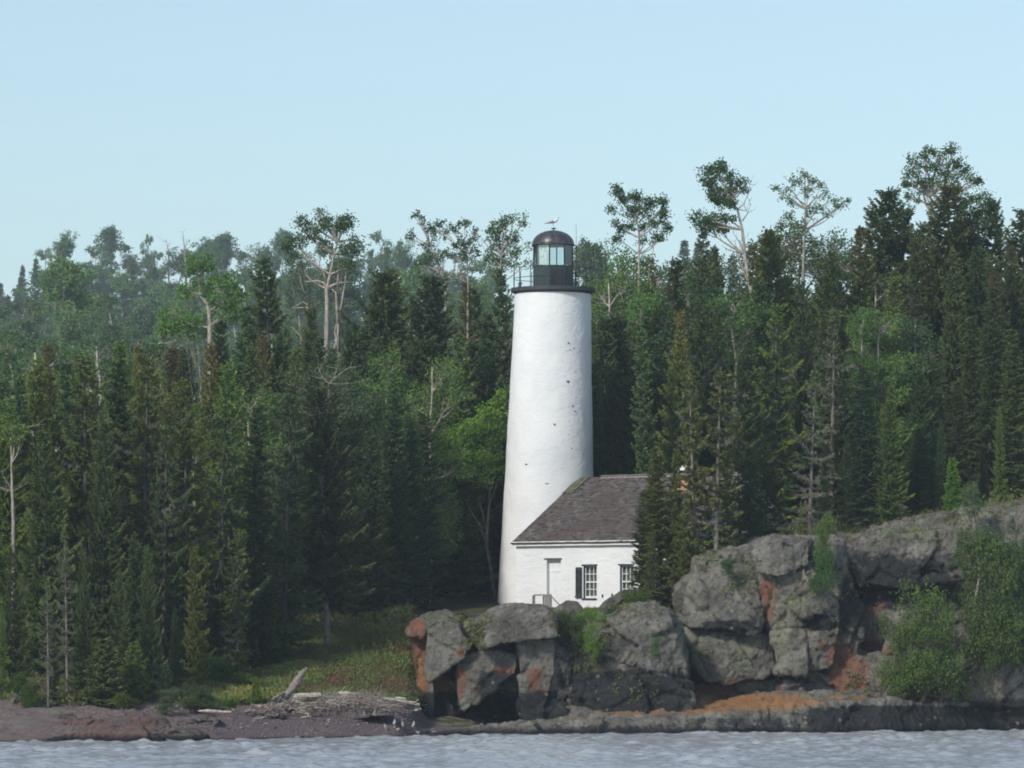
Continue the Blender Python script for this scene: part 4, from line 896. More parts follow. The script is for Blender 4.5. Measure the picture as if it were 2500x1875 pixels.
def branchy(m, a, b, r0, r1, rd, sag=0.15, n=5, wob=.06):
    a, b = Vector(a), Vector(b); L = (b - a).length; pts = []
    off = Vector((rd.uniform(-1, 1), rd.uniform(-1, 1), 0)) * wob * L
    for i in range(n + 1):
        t = i / n; p = a.lerp(b, t); p += off * math.sin(t * math.pi) + Vector((0, 0, -sag * L * math.sin(t * math.pi)))
        pts.append(p)
    m.tube(pts, [r0 + (r1 - r0) * i / n for i in range(n + 1)], 5, False); return pts
def crown_blobs(seed, H, trunk_pts, blobs, leaf=0.11, per=26, dens=1.0, r_trunk=.10, spread=.16, bare=0, tintm=.5, limb=True, hang=0.3, shell=.35):
    """broad-leaved tree: trunk polyline, then limbs to every blob (x, y, z, rx, rz, n) and twigs that carry bunches of leaves"""
    rs = np.random.RandomState(seed); rd = random.Random(seed); m = MB(); T_ = [Vector(p) for p in trunk_pts]; n = len(T_)
    m.tube(T_, [r_trunk * (1 - .8 * i / (n - 1)) for i in range(n)], 8)
    C, D, T = [], [], []
    for b in blobs:
        x, y, z, rx, rz = b[:5]; k = int((b[5] if len(b) > 5 else 16) * dens); c = Vector((x, y, z))
        if limb:
            cand = [p for p in T_ if p.z < z - .3 * rz] or [T_[0]]; s0 = min(cand, key=lambda p: (p - c).length + .5 * abs(p.z - (z - .9 * (c - p).xy.length - rz * .6)))
            mp = branchy(m, s0, c, r_trunk * .42, r_trunk * .10, rd, rd.uniform(-.02, .12), 6, .09)
        else: mp = [c]
        for i in range(k):
            v = rs.normal(size=3); v /= np.linalg.norm(v); rr = (shell + (1 - shell) * rs.rand()) ** .6
            q = Vector((x + v[0] * rx * rr, y + v[1] * rx * rr, z + v[2] * rz * rr))
            s = mp[rd.randint(len(mp) // 2, len(mp) - 1)]
            if rd.random() < .8: branchy(m, s, q, r_trunk * .075 + .004, .004, rd, rd.uniform(-.05, .12), 3, .1)
            nn = int(per * rs.uniform(.5, 1.3)); pc = rs.normal(size=(nn, 3)) * spread * np.array([1, 1, .8]) * rs.uniform(.6, 1.3)
            tb_ = rs.uniform(-.2, .2)
            for o in pc:
                C.append((q.x + o[0], q.y + o[1], q.z + o[2])); dd = rs.normal(size=3) + np.array([0, 0, -hang]); D.append(dd / np.linalg.norm(dd)); T.append(np.clip(tintm + tb_ + rs.normal(0, .16), 0, 1))
    for i in range(bare):      # bare dead twigs
        p = T_[rd.randint(n // 3, n - 1)]; a = rd.uniform(0, 6.28); L = rd.uniform(.5, 1.6)
        q = p + Vector((math.cos(a) * L, math.sin(a) * L, rd.uniform(-.1, .9) * L)); mp = branchy(m, p, q, r_trunk * .2, .006, rd, .05, 4, .15)
        for _ in range(3):
            s = mp[rd.randint(1, 4)]; branchy(m, s, s + Vector((rd.uniform(-.4, .4), rd.uniform(-.4, .4), rd.uniform(0, .5))), .008, .004, rd, 0, 2, .2)
    C, D, T = np.array(C), np.array(D), np.array(T)
    V, Q, TT = blades(C, D, leaf * rs.uniform(.7, 1.2, len(C)), leaf * .8, rs, T, False)
    return mb_mesh(m, 'trunk'), mesh_np('crown', V, Q, TT)
def broad(seed, H=9.0, R=2.0, kind='round', leaf=.10, dens=1.0, tintm=.5, base=.25, nblob=16):
    rs = np.random.RandomState(seed); blobs = []
    for i in range(nblob):
        u = rs.uniform(0, 1); z = H * (base + (1 - base) * u * .93)
        env = R * (math.sin(math.pi * min(1, max(0.06, (u * .86 + .12)))) ** .7) if kind == 'round' else R * (1 - u) ** .55 * (.5 + min(.5, u * 3))
        a = rs.uniform(0, 6.28); rr = env * rs.uniform(.25, .75)
        s = R * rs.uniform(.28, .46); blobs.append((rr * math.cos(a), rr * math.sin(a), z, s, s * rs.uniform(.6, 1.0), 20))
    tp = [(0, 0, 0)] + [(rs.normal(0, .03) * H * .5, rs.normal(0, .03) * H * .5, H * k / 6) for k in range(1, 6)] + [(0, 0, H * .93)]
    t, c = crown_blobs(seed, H, tp, blobs, leaf, 34, dens, .012 * H, .17, 0, tintm)
    return Proto('broadleaf_tree', t, c, M['pale_bark'], M['leaf'], H, R)
def shrub(seed, H=1.6, R=1.2, leaf=.08, tintm=.5, n=14, per=30, dens=1.0):
    rs = np.random.RandomState(seed); bl = []
    for i in range(n):
        a = rs.uniform(0, 6.28); u = rs.uniform(.12, .88); rr = R * rs.uniform(.0, .72) * (1 - .45 * u); s = R * rs.uniform(.25, .38)
        bl.append((rr * math.cos(a), rr * math.sin(a), H * u, s, s * .8, 14))
    m = [(0, 0, -.2), (0.02, 0, H * .2), (0, 0.02, H * .4)]
    t, c = crown_blobs(seed, H, m, bl, leaf, per, dens, .03, .13, 0, tintm)
    return Proto('shrub', t, c, M['bark'], M['leaf'], H, R)

NAMED = {}
def place(pr, x, y, z, sx, sz, rz, col, label, cat, group, name=None, bark=(1, 1, 1), tiltx=0.0, tilty=0.0):
    """copies a prototype thing: Empty > trunk, crown (> hanging lichen)"""
    e = bpy.data.objects.new(name or pr.name, None); e.location = (x, y, z); e.scale = (sx, sx, sz); e.rotation_euler = (tiltx, tilty, rz); LINK(e)
    tag(e, label, cat, group)
    for nm, me, mt, cc in (('trunk', pr.trunk, pr.bark, bark), ('crown', pr.crown, pr.leaf, col)):
        if not me.materials: me.materials.append(mt)
        o = bpy.data.objects.new(nm, me); o.parent = e; o.color = (*cc, 1); LINK(o)
        if nm == 'crown' and pr.extra is not None:
            if not pr.extra.materials: pr.extra.materials.append(M['lichen'])
            l = bpy.data.objects.new('beard_lichen', pr.extra); l.parent = o; LINK(l)
    return e
SP = dict(
    big=[spruce(101 + i, 14, 2.7, .04, .30, 6, .50, .10, .62, cluster=.22, dens=1.25, wd=.085) for i in range(4)],
    brown=[spruce(121 + i, 14, 2.3, .05, .28, 6, .42, .14, .64, tipc=.9, cluster=.25, dens=1.2, wd=.085) for i in range(2)],
    fir=[spruce(141 + i, 11, 1.8, .03, .24, 6, .26, .06, .78, twig=.11, cluster=.12, dens=1.2) for i in range(3)],
    spire=[spruce(161 + i, 12, 1.05, .05, .17, 5, .25, .08, .55, twig=.10, cluster=.2) for i in range(2)],
    ragged=[spruce(181 + i, 13, 2.4, .10, .36, 5, .60, .22, .52, dead=.26, lich=.35, cluster=.38, dens=1.3, wd=.09) for i in range(3)],
    trunky=[spruce(191 + i, 15, 3.0, .20, .38, 5, .60, .14, .52, dead=.22, lich=.25, cluster=.28, dens=1.3, wd=.09) for i in range(2)],
    thin=[spruce(201 + i, 12.5, 1.5, .06, .30, 4, .48, .30, .50, dead=.28, lich=.5, cluster=.35, dens=1.2, wd=.085) for i in range(2)],
    snag=[spruce(221 + i, 10, 2.1, .08, .30, 4, .36, .30, .70, dead=.80, lich=.80, cluster=.45) for i in range(2)],
    giant=[spruce(295, 15, 3.6, .24, .30, 7, .45, .05, .45, cluster=.25, dens=1.35, wd=.09, lich=.12, dead=.08)],
    dark=[spruce(241 + i, 13, 3.0, .04, .30, 7, .38, .06, .55, cluster=.2, dens=1.2, wd=.085) for i in range(2)],
    young=[spruce(261 + i, 3.2, .95, .02, .14, 6, .10, .04, .9, twig=.10, wd=.06) for i in range(2)],
    cedar=[spruce(281, 4.5, .9, .02, .11, 7, -.2, .02, .75, twig=.10, tipc=.1)],
)
BR = dict(
    round=[broad(301 + i, 9, 2.1) for i in range(3)], tall=[broad(311 + i, 11, 1.9, 'cone') for i in range(2)],
    far=[broad(321 + i, 13, 2.9, 'round', .17, .9, .4, .35, 18) for i in range(3)],
    wild=[shrub(351 + i, 3.0, 1.6, .065, .5, 13, 64, .8) for i in range(3)],
    shrub=[shrub(331 + i) for i in range(3)], bush=[shrub(341 + i, 3.4, 1.7, .085, .6, 34, 44) for i in range(2)])
SP['fars'] = [spruce(291 + i, 13, 2.0, .05, .30, 6, .25, .05, .8, twig=.26, wd=.15, dens=.5) for i in range(2)]
for i, p_ in enumerate(BR['round'] + BR['tall'] + BR['far']): p_.name = 'birch_tree' if i < 5 else 'aspen_tree'
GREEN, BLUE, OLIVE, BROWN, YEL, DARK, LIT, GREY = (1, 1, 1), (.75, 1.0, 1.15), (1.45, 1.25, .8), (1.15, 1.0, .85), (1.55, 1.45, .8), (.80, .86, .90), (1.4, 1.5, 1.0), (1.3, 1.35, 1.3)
ALLT = []
PR = random.Random(99)
def tree(kind, px, py, Y, w=1.0, col=GREEN, label='', group=None, pyb=None, cat=None, tilt=0.0, name=None, bark=(1, 1, 1)):
    """a tree whose tip stands at the given spot; its foot is where the ground is (or at pyb)"""
    pool = SP.get(kind) or BR[kind]; pr = pool[PR.randrange(len(pool))]
    top = P(px, py, Y); zb = gz(top.x, Y) - .15 if pyb is None else P(px, pyb, Y).z
    H = max(.4, top.z - zb); sz = H / pr.H
    sx = w * (sz if kind not in ('spire', 'thin') else (sz + 1) / 2)
    if group in (G1, G2, G4) and kind not in ('spire', 'thin', 'snag', 'giant', 'young', 'cedar'): w *= 1.18
    sx = min(sx, (2.6 if kind in ('far', 'fars') else 1.5) * w) * PR.uniform(.9, 1.15)
    if kind in ('shrub', 'bush', 'wild'): sx = w
    tilt += PR.gauss(0, 1.0)
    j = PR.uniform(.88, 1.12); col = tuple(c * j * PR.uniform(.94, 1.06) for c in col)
    if kind in ('far', 'fars'): col = tuple(c * 1.35 for c in col)  # far crowns lightened, painting the haze into their leaf colour
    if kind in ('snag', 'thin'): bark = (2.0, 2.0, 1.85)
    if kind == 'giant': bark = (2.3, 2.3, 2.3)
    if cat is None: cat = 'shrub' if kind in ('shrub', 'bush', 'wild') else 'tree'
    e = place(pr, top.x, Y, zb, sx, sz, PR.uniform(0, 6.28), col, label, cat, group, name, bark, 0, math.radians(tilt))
    ALLT.append((px, py, Y)); return e
# ------------------------------------------------------------------ the trees one by one: kind, tip px, tip py, distance, width, colour, label
G1, G2, G3, G4 = 'spruces of the front row left of the lighthouse', 'trees on the slope left of the lighthouse', 'hazy trees along the far ridge', 'forest right of the lighthouse'
for a in [
 # front row, left
 ('ragged', 208, 870, 186, 1.15, OLIVE, 'tall brown topped spruce with thinning crown above the red ledges', G1),
 ('big', 78, 872, 190, .8, YEL, 'yellow green tipped spruce between the far left edge and the brown topped spruce', G1),
 ('brown', 127, 838, 193, .75, BROWN, 'slim spire with brown tip rising behind the yellow green tipped spruce', G1),
 ('spire', 170, 880, 190, 1.0, BLUE, 'narrow bluish fir just left of the tall brown topped spruce', G1),
 ('spire', 43, 918, 188, 1.0, BLUE, 'narrow bluish fir near the left edge of the forest', G1),
 ('spire', 7, 922, 187, 1.1, DARK, 'dark narrow fir cut by the left edge', G1),
 ('big', 29, 977, 183, .9, YEL, 'yellowish spruce low at the left edge above the pale snag', G1),
 ('big', 300, 829, 200, .8, LIT, 'light green full topped spruce behind the dark spire', G1),
 ('brown', 331, 838, 202, .6, YEL, 'yellow topped spruce beside the light green full one', G1),
 ('spire', 307, 874, 192, 1.3, DARK, 'dark brown spire in front of the yellow topped spruce', G1),
 ('ragged', 351, 868, 189, 1.2, OLIVE, 'olive spruce standing left of the long exposed trunk', G1),
 ('brown', 420, 840, 195, .9, BROWN, 'brown topped spruce above the olive ones, below the leaning aspen', G1),
 ('trunky', 461, 928, 184, .95, OLIVE, 'spruce with long bare grey trunk and drooping lichened boughs', G1),
 ('brown', 517, 834, 200, .75, OLIVE, 'olive spruce with yellow top behind the long bare trunk', G1),
 ('big', 559, 884, 190, .85, LIT, 'light green spruce right of the long bare trunk', G1),
 ('fir', 579, 812, 205, .9, BLUE, 'dark fir between the leaning aspen and the big tall spruce', G1),
 ('fir', 608, 845, 200, .8, GREEN, 'mid green fir in front of the brown tipped big spruce', G1),
 ('brown', 647, 813, 203, .8, BROWN, 'brown spruce standing before the big skyline spruce', G1),
 ('ragged', 535, 1000, 184, .95, GREEN, 'broad drooping spruce whose boughs reach down to the grass bank', G1),
 ('giant', 800, 945, 191, 1.0, DARK, 'biggest dark spruce with thick bare grey trunk at the top of the grass bank', G1),
 ('ragged', 690, 962, 189, 1.0, DARK, 'dark ragged spruce left of the thick bare trunk', G1),
 ('spire', 624, 985, 187, 1.2, DARK, 'narrow blackish fir left of the dark ragged spruce', G1),
 ('spire', 954, 945, 203, 1.1, BLUE, 'tall narrow bluish fir in front of the pale birches', G1),
 ('spire', 1040, 1006, 206, 1.2, BLUE, 'bluish fir pointing up beside the leaning birch by the tower', G1),
 ('spire', 1005, 1012, 204, 1.1, BLUE, 'bluish fir between its two narrow neighbours', G1),
 ('fir', 905, 1060, 201, 1.1, DARK, 'dark fir with fine boughs behind the grass bank', G1),
 ('fir', 985, 1130, 205, 1.3, DARK, 'low dark fir with level fine boughs, above the orange rock', G1),
 ('dark', 1065, 1080, 217, .9, DARK, 'deep shaded spruce behind the leaning birch trunk', G1),
 ('dark', 870, 1010, 204, .9, DARK, 'shaded spruce right behind the thick bare trunk', G1),
 ('big', 250, 1010, 181, .8, GREEN, 'full green spruce standing in front of the brown topped one', G1),
 ('big', 110, 1040, 180, .9, GREEN, 'green spruce behind the pale lichened snag', G1),
 ('ragged', 400, 1040, 182, .9, DARK, 'dark drooping spruce between the olive spruce and the long bare trunk', G1),
 ('snag', 165, 1275, 175.5, .75, GREY, 'dead lichened snag with level branch stubs on the left shore', G1),
 ('snag', 118, 1405, 173.8, .95, GREY, 'pale dead spruce hung with grey lichen above the red ledges', G1),
 ('big', 40, 1330, 176, .62, GREEN, 'small green spruce low at the far left shore', G1),
 ('big', 208, 1330, 175.5, .66, GREEN, 'bushy young spruce right behind the red shelf', G1),
 ('young', 325, 1568, 176.2, 1.1, LIT, 'bright young spruce at the forest edge beyond the red ledges', G1),
 ('young', 405, 1620, 177, .9, BLUE, 'small blue tinged spruce seedling behind the willow bush', G1),
 ('young', 624, 1655, 178.6, .9, YEL, 'bright green young spruce at the foot of the grass bank', G1),
 ('fir', 330, 1300, 180, 1.1, DARK, 'dark fir in shadow behind the bright young spruce', G1),
 ('fir', 520, 1360, 184, 1.2, DARK, 'low dark fir in the shade left of the grass bank', G1),
 ('fir', 640, 1330, 188, 1.3, DARK, 'shaded fir between the grass bank and the dark ragged spruce', G1),
 ('fir', 430, 1480, 179.5, .9, DARK, 'short dark fir above the willow bush', G1),
 ('big', 700, 1180, 194, .9, DARK, 'shaded spruce behind the left part of the grass bank', G1),
 ('dark', 1130, 1190, 216, .8, DARK, 'blackish spruce in the shade left of the tower foot', G1),
 ('trunky', 965, 1010, 203, .9, DARK, 'dark spruce whose slim grey stem shows above the orange rock', G1),
 # mid slope, left
 ('big', 673, 624, 222, 1.0, GREEN, 'tall spruce with rust brown tip standing up to the skyline', G2),
 ('dark', 897, 656, 222, 1.1, GREEN, 'broad dark spruce right of the two pale aspen stems', G2),
 ('big', 962, 650, 226, 1.05, OLIVE, 'dark pointed spruce midway between aspens and tower', G2),
 ('dark', 1040, 668, 222, 1.0, DARK, 'dark spruce with wide skirt left of the brown topped one', G2),
 ('brown', 1125, 685, 228, .7, BROWN, 'brown topped narrow spruce left of the tower head', G2),
 ('big', 1222, 655, 224, .62, DARK, 'dark slender spruce against the left side of the tower', G2),
 ('spire', 1195, 760, 218, 1.2, DARK, 'dark spire just left of the upper tower shaft', G2),
 ('fir', 714, 838, 206, .9, LIT, 'light green fir below the dead aspen branches', G2),
 ('fir', 760, 800, 212, 1.0, GREEN, 'green fir at the foot of the pale aspen stems', G2),
 ('big', 809, 846, 208, .7, GREEN, 'mid green spruce below the pale aspen stems', G2),
 ('dark', 860, 800, 214, .7, DARK, 'dark spruce under the broad skyline spruce', G2),
 ('fir', 916, 812, 210, .9, GREEN, 'pointed green fir above the birch thicket', G2),
 ('fir', 983, 824, 210, .9, LIT, 'light green pointed fir above the birch thicket', G2),
 ('fir', 1119, 802, 212, .9, LIT, 'light green fir beside the dark spire near the tower', G2),
 ('round', 1046, 851, 207, .8, LIT, 'pale green round birch above the bluish firs', G2, ),
 ('round', 905, 905, 207, .95, LIT, 'light green birch left of the tall bluish fir', G2),
 ('round', 985, 900, 210, .95, LIT, 'light green birch behind the tall bluish fir', G2),
 ('round', 1105, 885, 219, .85, GREEN, 'green birch between the pale round one and the tower', G2),
 ('round', 630, 925, 195, .95, LIT, 'rounded green birch among spruces below the skyline spruce', G2),
 ('round', 850, 880, 205, .8, GREEN, 'small birch above the biggest dark spruce', G2),
 ('tall', 480, 985, 198, .8, YEL, 'yellow green birch behind the long bare trunk', G2),
 ('dark', 1150, 870, 218, .7, DARK, 'dark spruce filling the space left of the tower', G2),
 ('big', 1170, 700, 232, .7, GREEN, 'green spruce behind the dark slender one at the tower', G2),
 ('dark', 745, 740, 226, .6, GREEN, 'small dark spruce at the foot of the skyline spruce', G2),
 ('big', 540, 770, 214, .7, GREEN, 'green spruce right of the leaning aspen', G2),
 ('fir', 615, 740, 218, .9, GREEN, 'fir beside the leaning aspen and the skyline spruce', G2),
 ('round', 230, 800, 214, 1.1, GREEN, 'broad grey green birch crown behind the yellow topped spruces', G2),
 ('round', 380, 815, 206, .9, GREEN, 'low green birch under the leaning aspen', G2),
 ('round', 90, 815, 210, 1.2, GREY, 'grey green birch crown above the far left spires', G2),
 ('tall', 10, 800, 214, 1.2, GREY, 'grey green birch at the left edge of the slope', G2),
 # mid distance, hazier, left
 ('far', 140, 640, 495, .95, LIT, 'yellowish green aspen crown in front of the far ridge', G3), ('far', 205, 655, 502.5, .95, LIT, 'wide green aspen crown beside the yellowish one', G3),
 ('far', 60, 735, 480, 1.1, GREEN, 'broad hazy aspen crown low on the left slope', G3), ('far', 265, 720, 480, 1.0, GREEN, 'grey green aspen with pale stem left of the leaning aspen', G3),
 ('far', 0, 745, 487.5, 1.1, GREEN, 'hazy aspen crown at the left edge', G3), ('far', 180, 760, 450, 1.1, GREY, 'grey aspen with whitish stem on the left slope', G3),
 ('far', 120, 820, 420, 1.1, GREEN, 'low aspen crown just above the left spires', G3), ('far', 330, 800, 412.5, .9, GREEN, 'aspen crown between the leaning aspen and the yellow topped spruces', G3),
 ('far', 30, 850, 405, 1.1, GREEN, 'dull green aspen crown behind the leftmost spires', G3),
 ('fars', 330, 640, 894.4, 1.0, DARK, 'dark blue spruce in the hazy dip of the ridge', G3), ('fars', 380, 650, 884, 1.1, DARK, 'dark blue spruce right of the hazy dip', G3), ('fars', 355, 690, 832, 1.2, DARK, 'blue black spruce lower in the hazy dip', G3),
 ('fars', 420, 690, 832, 1.2, DARK, 'hazy dark spruce behind the leaning aspen', G3), ('fars', 300, 700, 821.6, 1.1, DARK, 'hazy blue spruce left of the dip', G3),
 ('fars', 80, 628, 873.6, .8, DARK, 'dark pointed fir tip at the left end of the ridge', G3), ('fars', 54, 646, 884, .8, DARK, 'smaller dark fir tip at the left end of the ridge', G3), ('fars', 38, 676, 894.4, .9, DARK, 'low dark fir tip near the left edge of the ridge', G3),
 ('fars', 5, 690, 873.6, 1.2, DARK, 'dark hazy fir at the left edge of the ridge', G3), ('fars', 105, 690, 852.8, 1.2, DARK, 'hazy fir under the two dark tips', G3), ('fars', 20, 720, 832, 1.2, DARK, 'hazy fir lower at the left edge', G3),
 ('far', 560, 575, 894.4, 1.0, GREEN, 'widest of the hazy aspens right of the bare dead one', G3), ('far', 500, 585, 915.2, .95, GREEN, 'hazy aspen crown joined to the widest one', G3),
 ('far', 600, 620, 915.2, .9, GREEN, 'hazy aspen lower to the right of the widest one', G3), ('far', 645, 600, 873.6, .9, GREY, 'hazy aspen crown left of the skyline spruce', G3), ('far', 690, 566, 894.4, .8, GREY, 'pale hazy aspen crown behind the rust tipped spruce', G3),
 ('far', 362, 576, 936, .50, GREEN, 'small upright hazy aspen between two round ones and the bare tree', G3), ('far', 320, 620, 915.2, .95, GREEN, 'low hazy aspen crown right of the round one', G3), ('far', 385, 615, 925.6, .9, GREEN, 'low hazy aspen crown below the bare dead tree', G3),
 ('far', 163, 569, 915.2, .88, GREY, 'open hazy aspen crown high at the left of the ridge', G3), ('far', 275, 558, 915.2, .92, GREEN, 'round full hazy aspen crown high on the ridge', G3), ('far', 215, 640, 894.4, .9, GREEN, 'hazy aspen filling the gap between the two high crowns', G3),
 ('far', 925, 566, 894.4, .7, GREY, 'pale pointed hazy aspen between the tall aspens', G3), ('fars', 905, 610, 894.4, .9, DARK, 'blue hazy spruce left of the pale pointed aspen', G3), ('fars', 950, 600, 894.4, 1.0, DARK, 'blue hazy spruce right of the pale pointed aspen', G3),
 ('far', 985, 590, 832, .7, GREY, 'hazy aspen low behind the thin skyline branches', G3), ('far', 1175, 640, 832, .8, GREY, 'hazy aspen low behind the tower railing', G3), ('fars', 1075, 650, 873.6, 1.0, DARK, 'blue hazy spruce behind the dark wide skirted one', G3),
 ('far', 1010, 660, 495, .8, GREY, 'grey aspen crown above the dark wide skirted spruce', G3), ('far', 1160, 690, 480, .8, GREY, 'grey aspen crown left of the tower gallery', G3), ('far', 1070, 690, 450, .8, GREEN, 'aspen crown between two dark spruces near the tower', G3),
 ('far', 820, 640, 495, .9, GREEN, 'aspen crown behind the pale double stem', G3), ('far', 740, 660, 510, .9, GREEN, 'aspen crown right of the rust tipped spruce', G3), ('far', 640, 680, 495, .9, GREEN, 'aspen crown left of the rust tipped spruce', G3), ('far', 480, 700, 480, .9, GREEN, 'aspen crown behind the leaning aspen', G3),
 ('fars', 1700, 590, 894.4, 1.2, DARK, 'blue hazy fir seen through the gap right of the first tall aspen', G3), ('fars', 1665, 585, 894.4, 1.2, DARK, 'blue hazy fir low on the skyline right of the first tall aspen', G3), ('fars', 1735, 600, 894.4, 1.2, DARK, 'blue hazy fir beside the leaning white stem', G3),
 ('fars', 1790, 620, 894.4, 1.2, DARK, 'blue hazy fir behind the leaning white stem', G3), ('far', 1430, 595, 495, .6, GREEN, 'small aspen crown right beside the lantern', G3), ('far', 1465, 600, 495, .6, GREEN, 'small leafy crown left of the first tall aspen', G3),
 # right of the tower
 ('round', 1530, 600, 226, 1.0, LIT, 'bright green leafy birch right of the lantern', G4), ('round', 1488, 640, 222, .9, LIT, 'light green birch close to the right side of the tower head', G4), ('tall', 1560, 690, 216, .9, LIT, 'light green birch below the bright leafy one', G4),
 ('brown', 1592, 628, 224, .6, BROWN, 'brown topped spruce below the first tall aspen', G4), ('spire', 1640, 630, 226, 1.3, BROWN, 'thin spruce right of the brown topped one', G4), ('brown', 1720, 565, 224, .85, DARK, 'dark tall spruce standing below the leaning white aspen crown', G4),
 ('round', 1680, 620, 232, .9, GREEN, 'green leafy crown below the hazy fir gap', G4), ('fir', 1754, 597, 226, .8, GREEN, 'green fir between the dark tall spruce and the white stem', G4), ('brown', 1832, 595, 222, .75, BROWN, 'dark narrow spruce right against the white leaning stem', G4),
 ('dark', 1880, 560, 226, .95, YEL, 'olive yellow tipped broad spruce on the right skyline', G4), ('round', 1935, 540, 236, 1.1, GREEN, 'green leafy crown under the sparse pale aspen', G4), ('round', 2030, 560, 240, 1.0, GREEN, 'low leafy crown right of the sparse pale aspen', G4),
 ('brown', 2100, 550, 222, 1.0, BROWN, 'brownish spruce left of the broad dark skyline fir', G4), ('dark', 2170, 458, 226, 1.15, DARK, 'broad dark fir high on the right skyline', G4), ('dark', 2300, 446, 224, .95, BROWN, 'very dark brown topped spruce below the tallest aspen crown', G4),
 ('dark', 2442, 482, 226, .8, DARK, 'dark spruce with thin tip near the right end of the skyline', G4), ('dark', 2490, 505, 222, 1.1, DARK, 'dark spruce cut by the right edge', G4), ('big', 2038, 612, 220, .85, GREEN, 'green spruce below the low leafy crown', G4),
 ('fir', 2195, 655, 214, .85, LIT, 'light green fir tip under the broad dark skyline fir', G4), ('fir', 2323, 602, 216, .9, GREEN, 'green pointed fir below the very dark spruce', G4), ('big', 2250, 560, 224, .7, GREEN, 'green spruce between the two dark skyline trees', G4),
 ('tall', 2105, 730, 208, .9, LIT, 'pale green birch with drooping leaves left of the leafy mass', G4), ('round', 2160, 745, 209, 1.1, LIT, 'big light green leafy crown in the right forest', G4), ('round', 2235, 760, 210, 1.1, GREEN, 'green leafy crown right of the big light one', G4),
 ('spire', 2416, 698, 206, 1.1, DARK, 'very tall thin spire near the right edge', G4), ('spire', 2470, 802, 204, 1.1, GREY, 'greyish thin spire at the right edge', G4), ('spire', 2375, 770, 208, 1.1, GREEN, 'thin green spire left of the very tall one', G4),
 ('ragged', 1887, 742, 205, 1.25, YEL, 'large olive spruce with heavy level boughs, right of the house', G4), ('brown', 1654, 756, 208, .8, YEL, 'yellow topped spruce above the chimney', G4), ('spire', 1590, 800, 206, .8, GREY, 'very thin grey green spire right of the tower shaft', G4),
 ('snag', 2031, 752, 206, 1.1, GREY, 'thin grey dead topped spruce behind the lichened one', G4), ('spire', 2114, 895, 201, 1.2, BLUE, 'narrow dark fir between the lichened snag and the green spruce', G4), ('fir', 2169, 935, 200.5, 1.05, LIT, 'fresh green spruce standing on the cliff top slope', G4),
 ('spire', 2345, 940, 203, 1.1, GREEN, 'narrow green spire above the upper cliff', G4), ('fir', 2300, 1022, 202.5, .8, BLUE, 'small bluish fir above the upper cliff', G4), ('fir', 2442, 990, 203.5, .8, LIT, 'light green fir near the right edge above the cliff', G4),
 ('spire', 2240, 1040, 202.5, 1.0, BLUE, 'small thin fir right of the fresh green spruce', G4), ('spire', 2277, 1048, 202.8, .9, BLUE, 'smallest thin fir above the upper cliff', G4),
 ('big', 1801, 828, 204, .95, GREEN, 'green drooping spruce left of the large olive one', G4), ('big', 1750, 760, 212, .8, DARK, 'dark spruce behind the twin lichened stems', G4), ('dark', 1500, 760, 215, .8, DARK, 'dark spruce against the right side of the tower', G4),
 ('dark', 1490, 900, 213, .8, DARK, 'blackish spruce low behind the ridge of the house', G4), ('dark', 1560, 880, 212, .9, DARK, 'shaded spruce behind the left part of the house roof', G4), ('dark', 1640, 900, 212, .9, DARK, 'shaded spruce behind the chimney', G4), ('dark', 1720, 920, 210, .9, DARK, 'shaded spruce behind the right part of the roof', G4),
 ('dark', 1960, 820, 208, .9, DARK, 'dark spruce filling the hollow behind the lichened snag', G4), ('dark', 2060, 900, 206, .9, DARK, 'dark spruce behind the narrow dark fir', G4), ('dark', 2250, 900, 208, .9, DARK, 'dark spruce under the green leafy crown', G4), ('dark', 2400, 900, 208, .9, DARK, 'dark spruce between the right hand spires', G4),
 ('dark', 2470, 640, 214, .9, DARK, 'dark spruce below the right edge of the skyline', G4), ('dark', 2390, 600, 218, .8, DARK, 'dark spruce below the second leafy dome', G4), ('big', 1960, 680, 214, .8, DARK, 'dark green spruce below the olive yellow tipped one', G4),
 ('snag', 1977, 903, 198.6, 1.15, GREY, 'grey lichened snag standing alone at the cliff edge', G4),
 ('thin', 1699, 903, 195.6, 1.05, OLIVE, 'left one of the twin lichened stems before the house', G4), ('thin', 1747, 896, 195.6, 1.15, OLIVE, 'right one of the twin lichened stems before the house', G4),
 ('fir', 1592, 1084, 196.8, .85, GREEN, 'slim dark green fir covering the roof right of the windows', G4), ('spire', 1613, 1108, 195.8, 1.3, OLIVE, 'small olive fir tip beside the slim dark green one', G4), ('fir', 1649, 1092, 196.2, .7, OLIVE, 'olive fir left of the chimney', G4),
 ('spire', 1567, 1192, 196.6, .9, DARK, 'small dark fir hiding the eave of the house', G4), ('ragged', 1640, 1190, 195.6, .8, OLIVE, 'low broad spruce spreading over the right end of the white wall', G4), ('big', 1596, 1300, 195.2, .55, GREEN, 'low dense spruce beside the second window', G4),
 ('fir', 1676, 1215, 195.2, 1.0, OLIVE, 'bushy fir filling the gap behind the tall cliff boulder', G4), ('big', 1775, 1100, 197.2, .75, OLIVE, 'olive spruce hiding the right end of the house', G4), ('fir', 1830, 1090, 197.6, 1.6, DARK, 'dark fir right of the house end', G4),
 ('ragged', 1728, 1215, 196.0, .8, OLIVE, 'small olive fir on the upper boulder', G4), ('big', 1870, 1060, 199, 1.3, DARK, 'dark spruce left of the lichened snag foot', G4), ('fir', 2010, 1090, 202, 1.0, DARK, 'dark low fir right of the lichened snag foot', G4),
 ('fir', 1952, 1222, 197.4, .6, LIT, 'little light green spruce on the rim of the cliff', G4), ('fir', 2070, 1060, 203, 1.0, DARK, 'dark low fir behind the cliff top slope', G4), ('fir', 2230, 1080, 204.5, 1.0, DARK, 'low fir behind the fresh green spruce', G4),
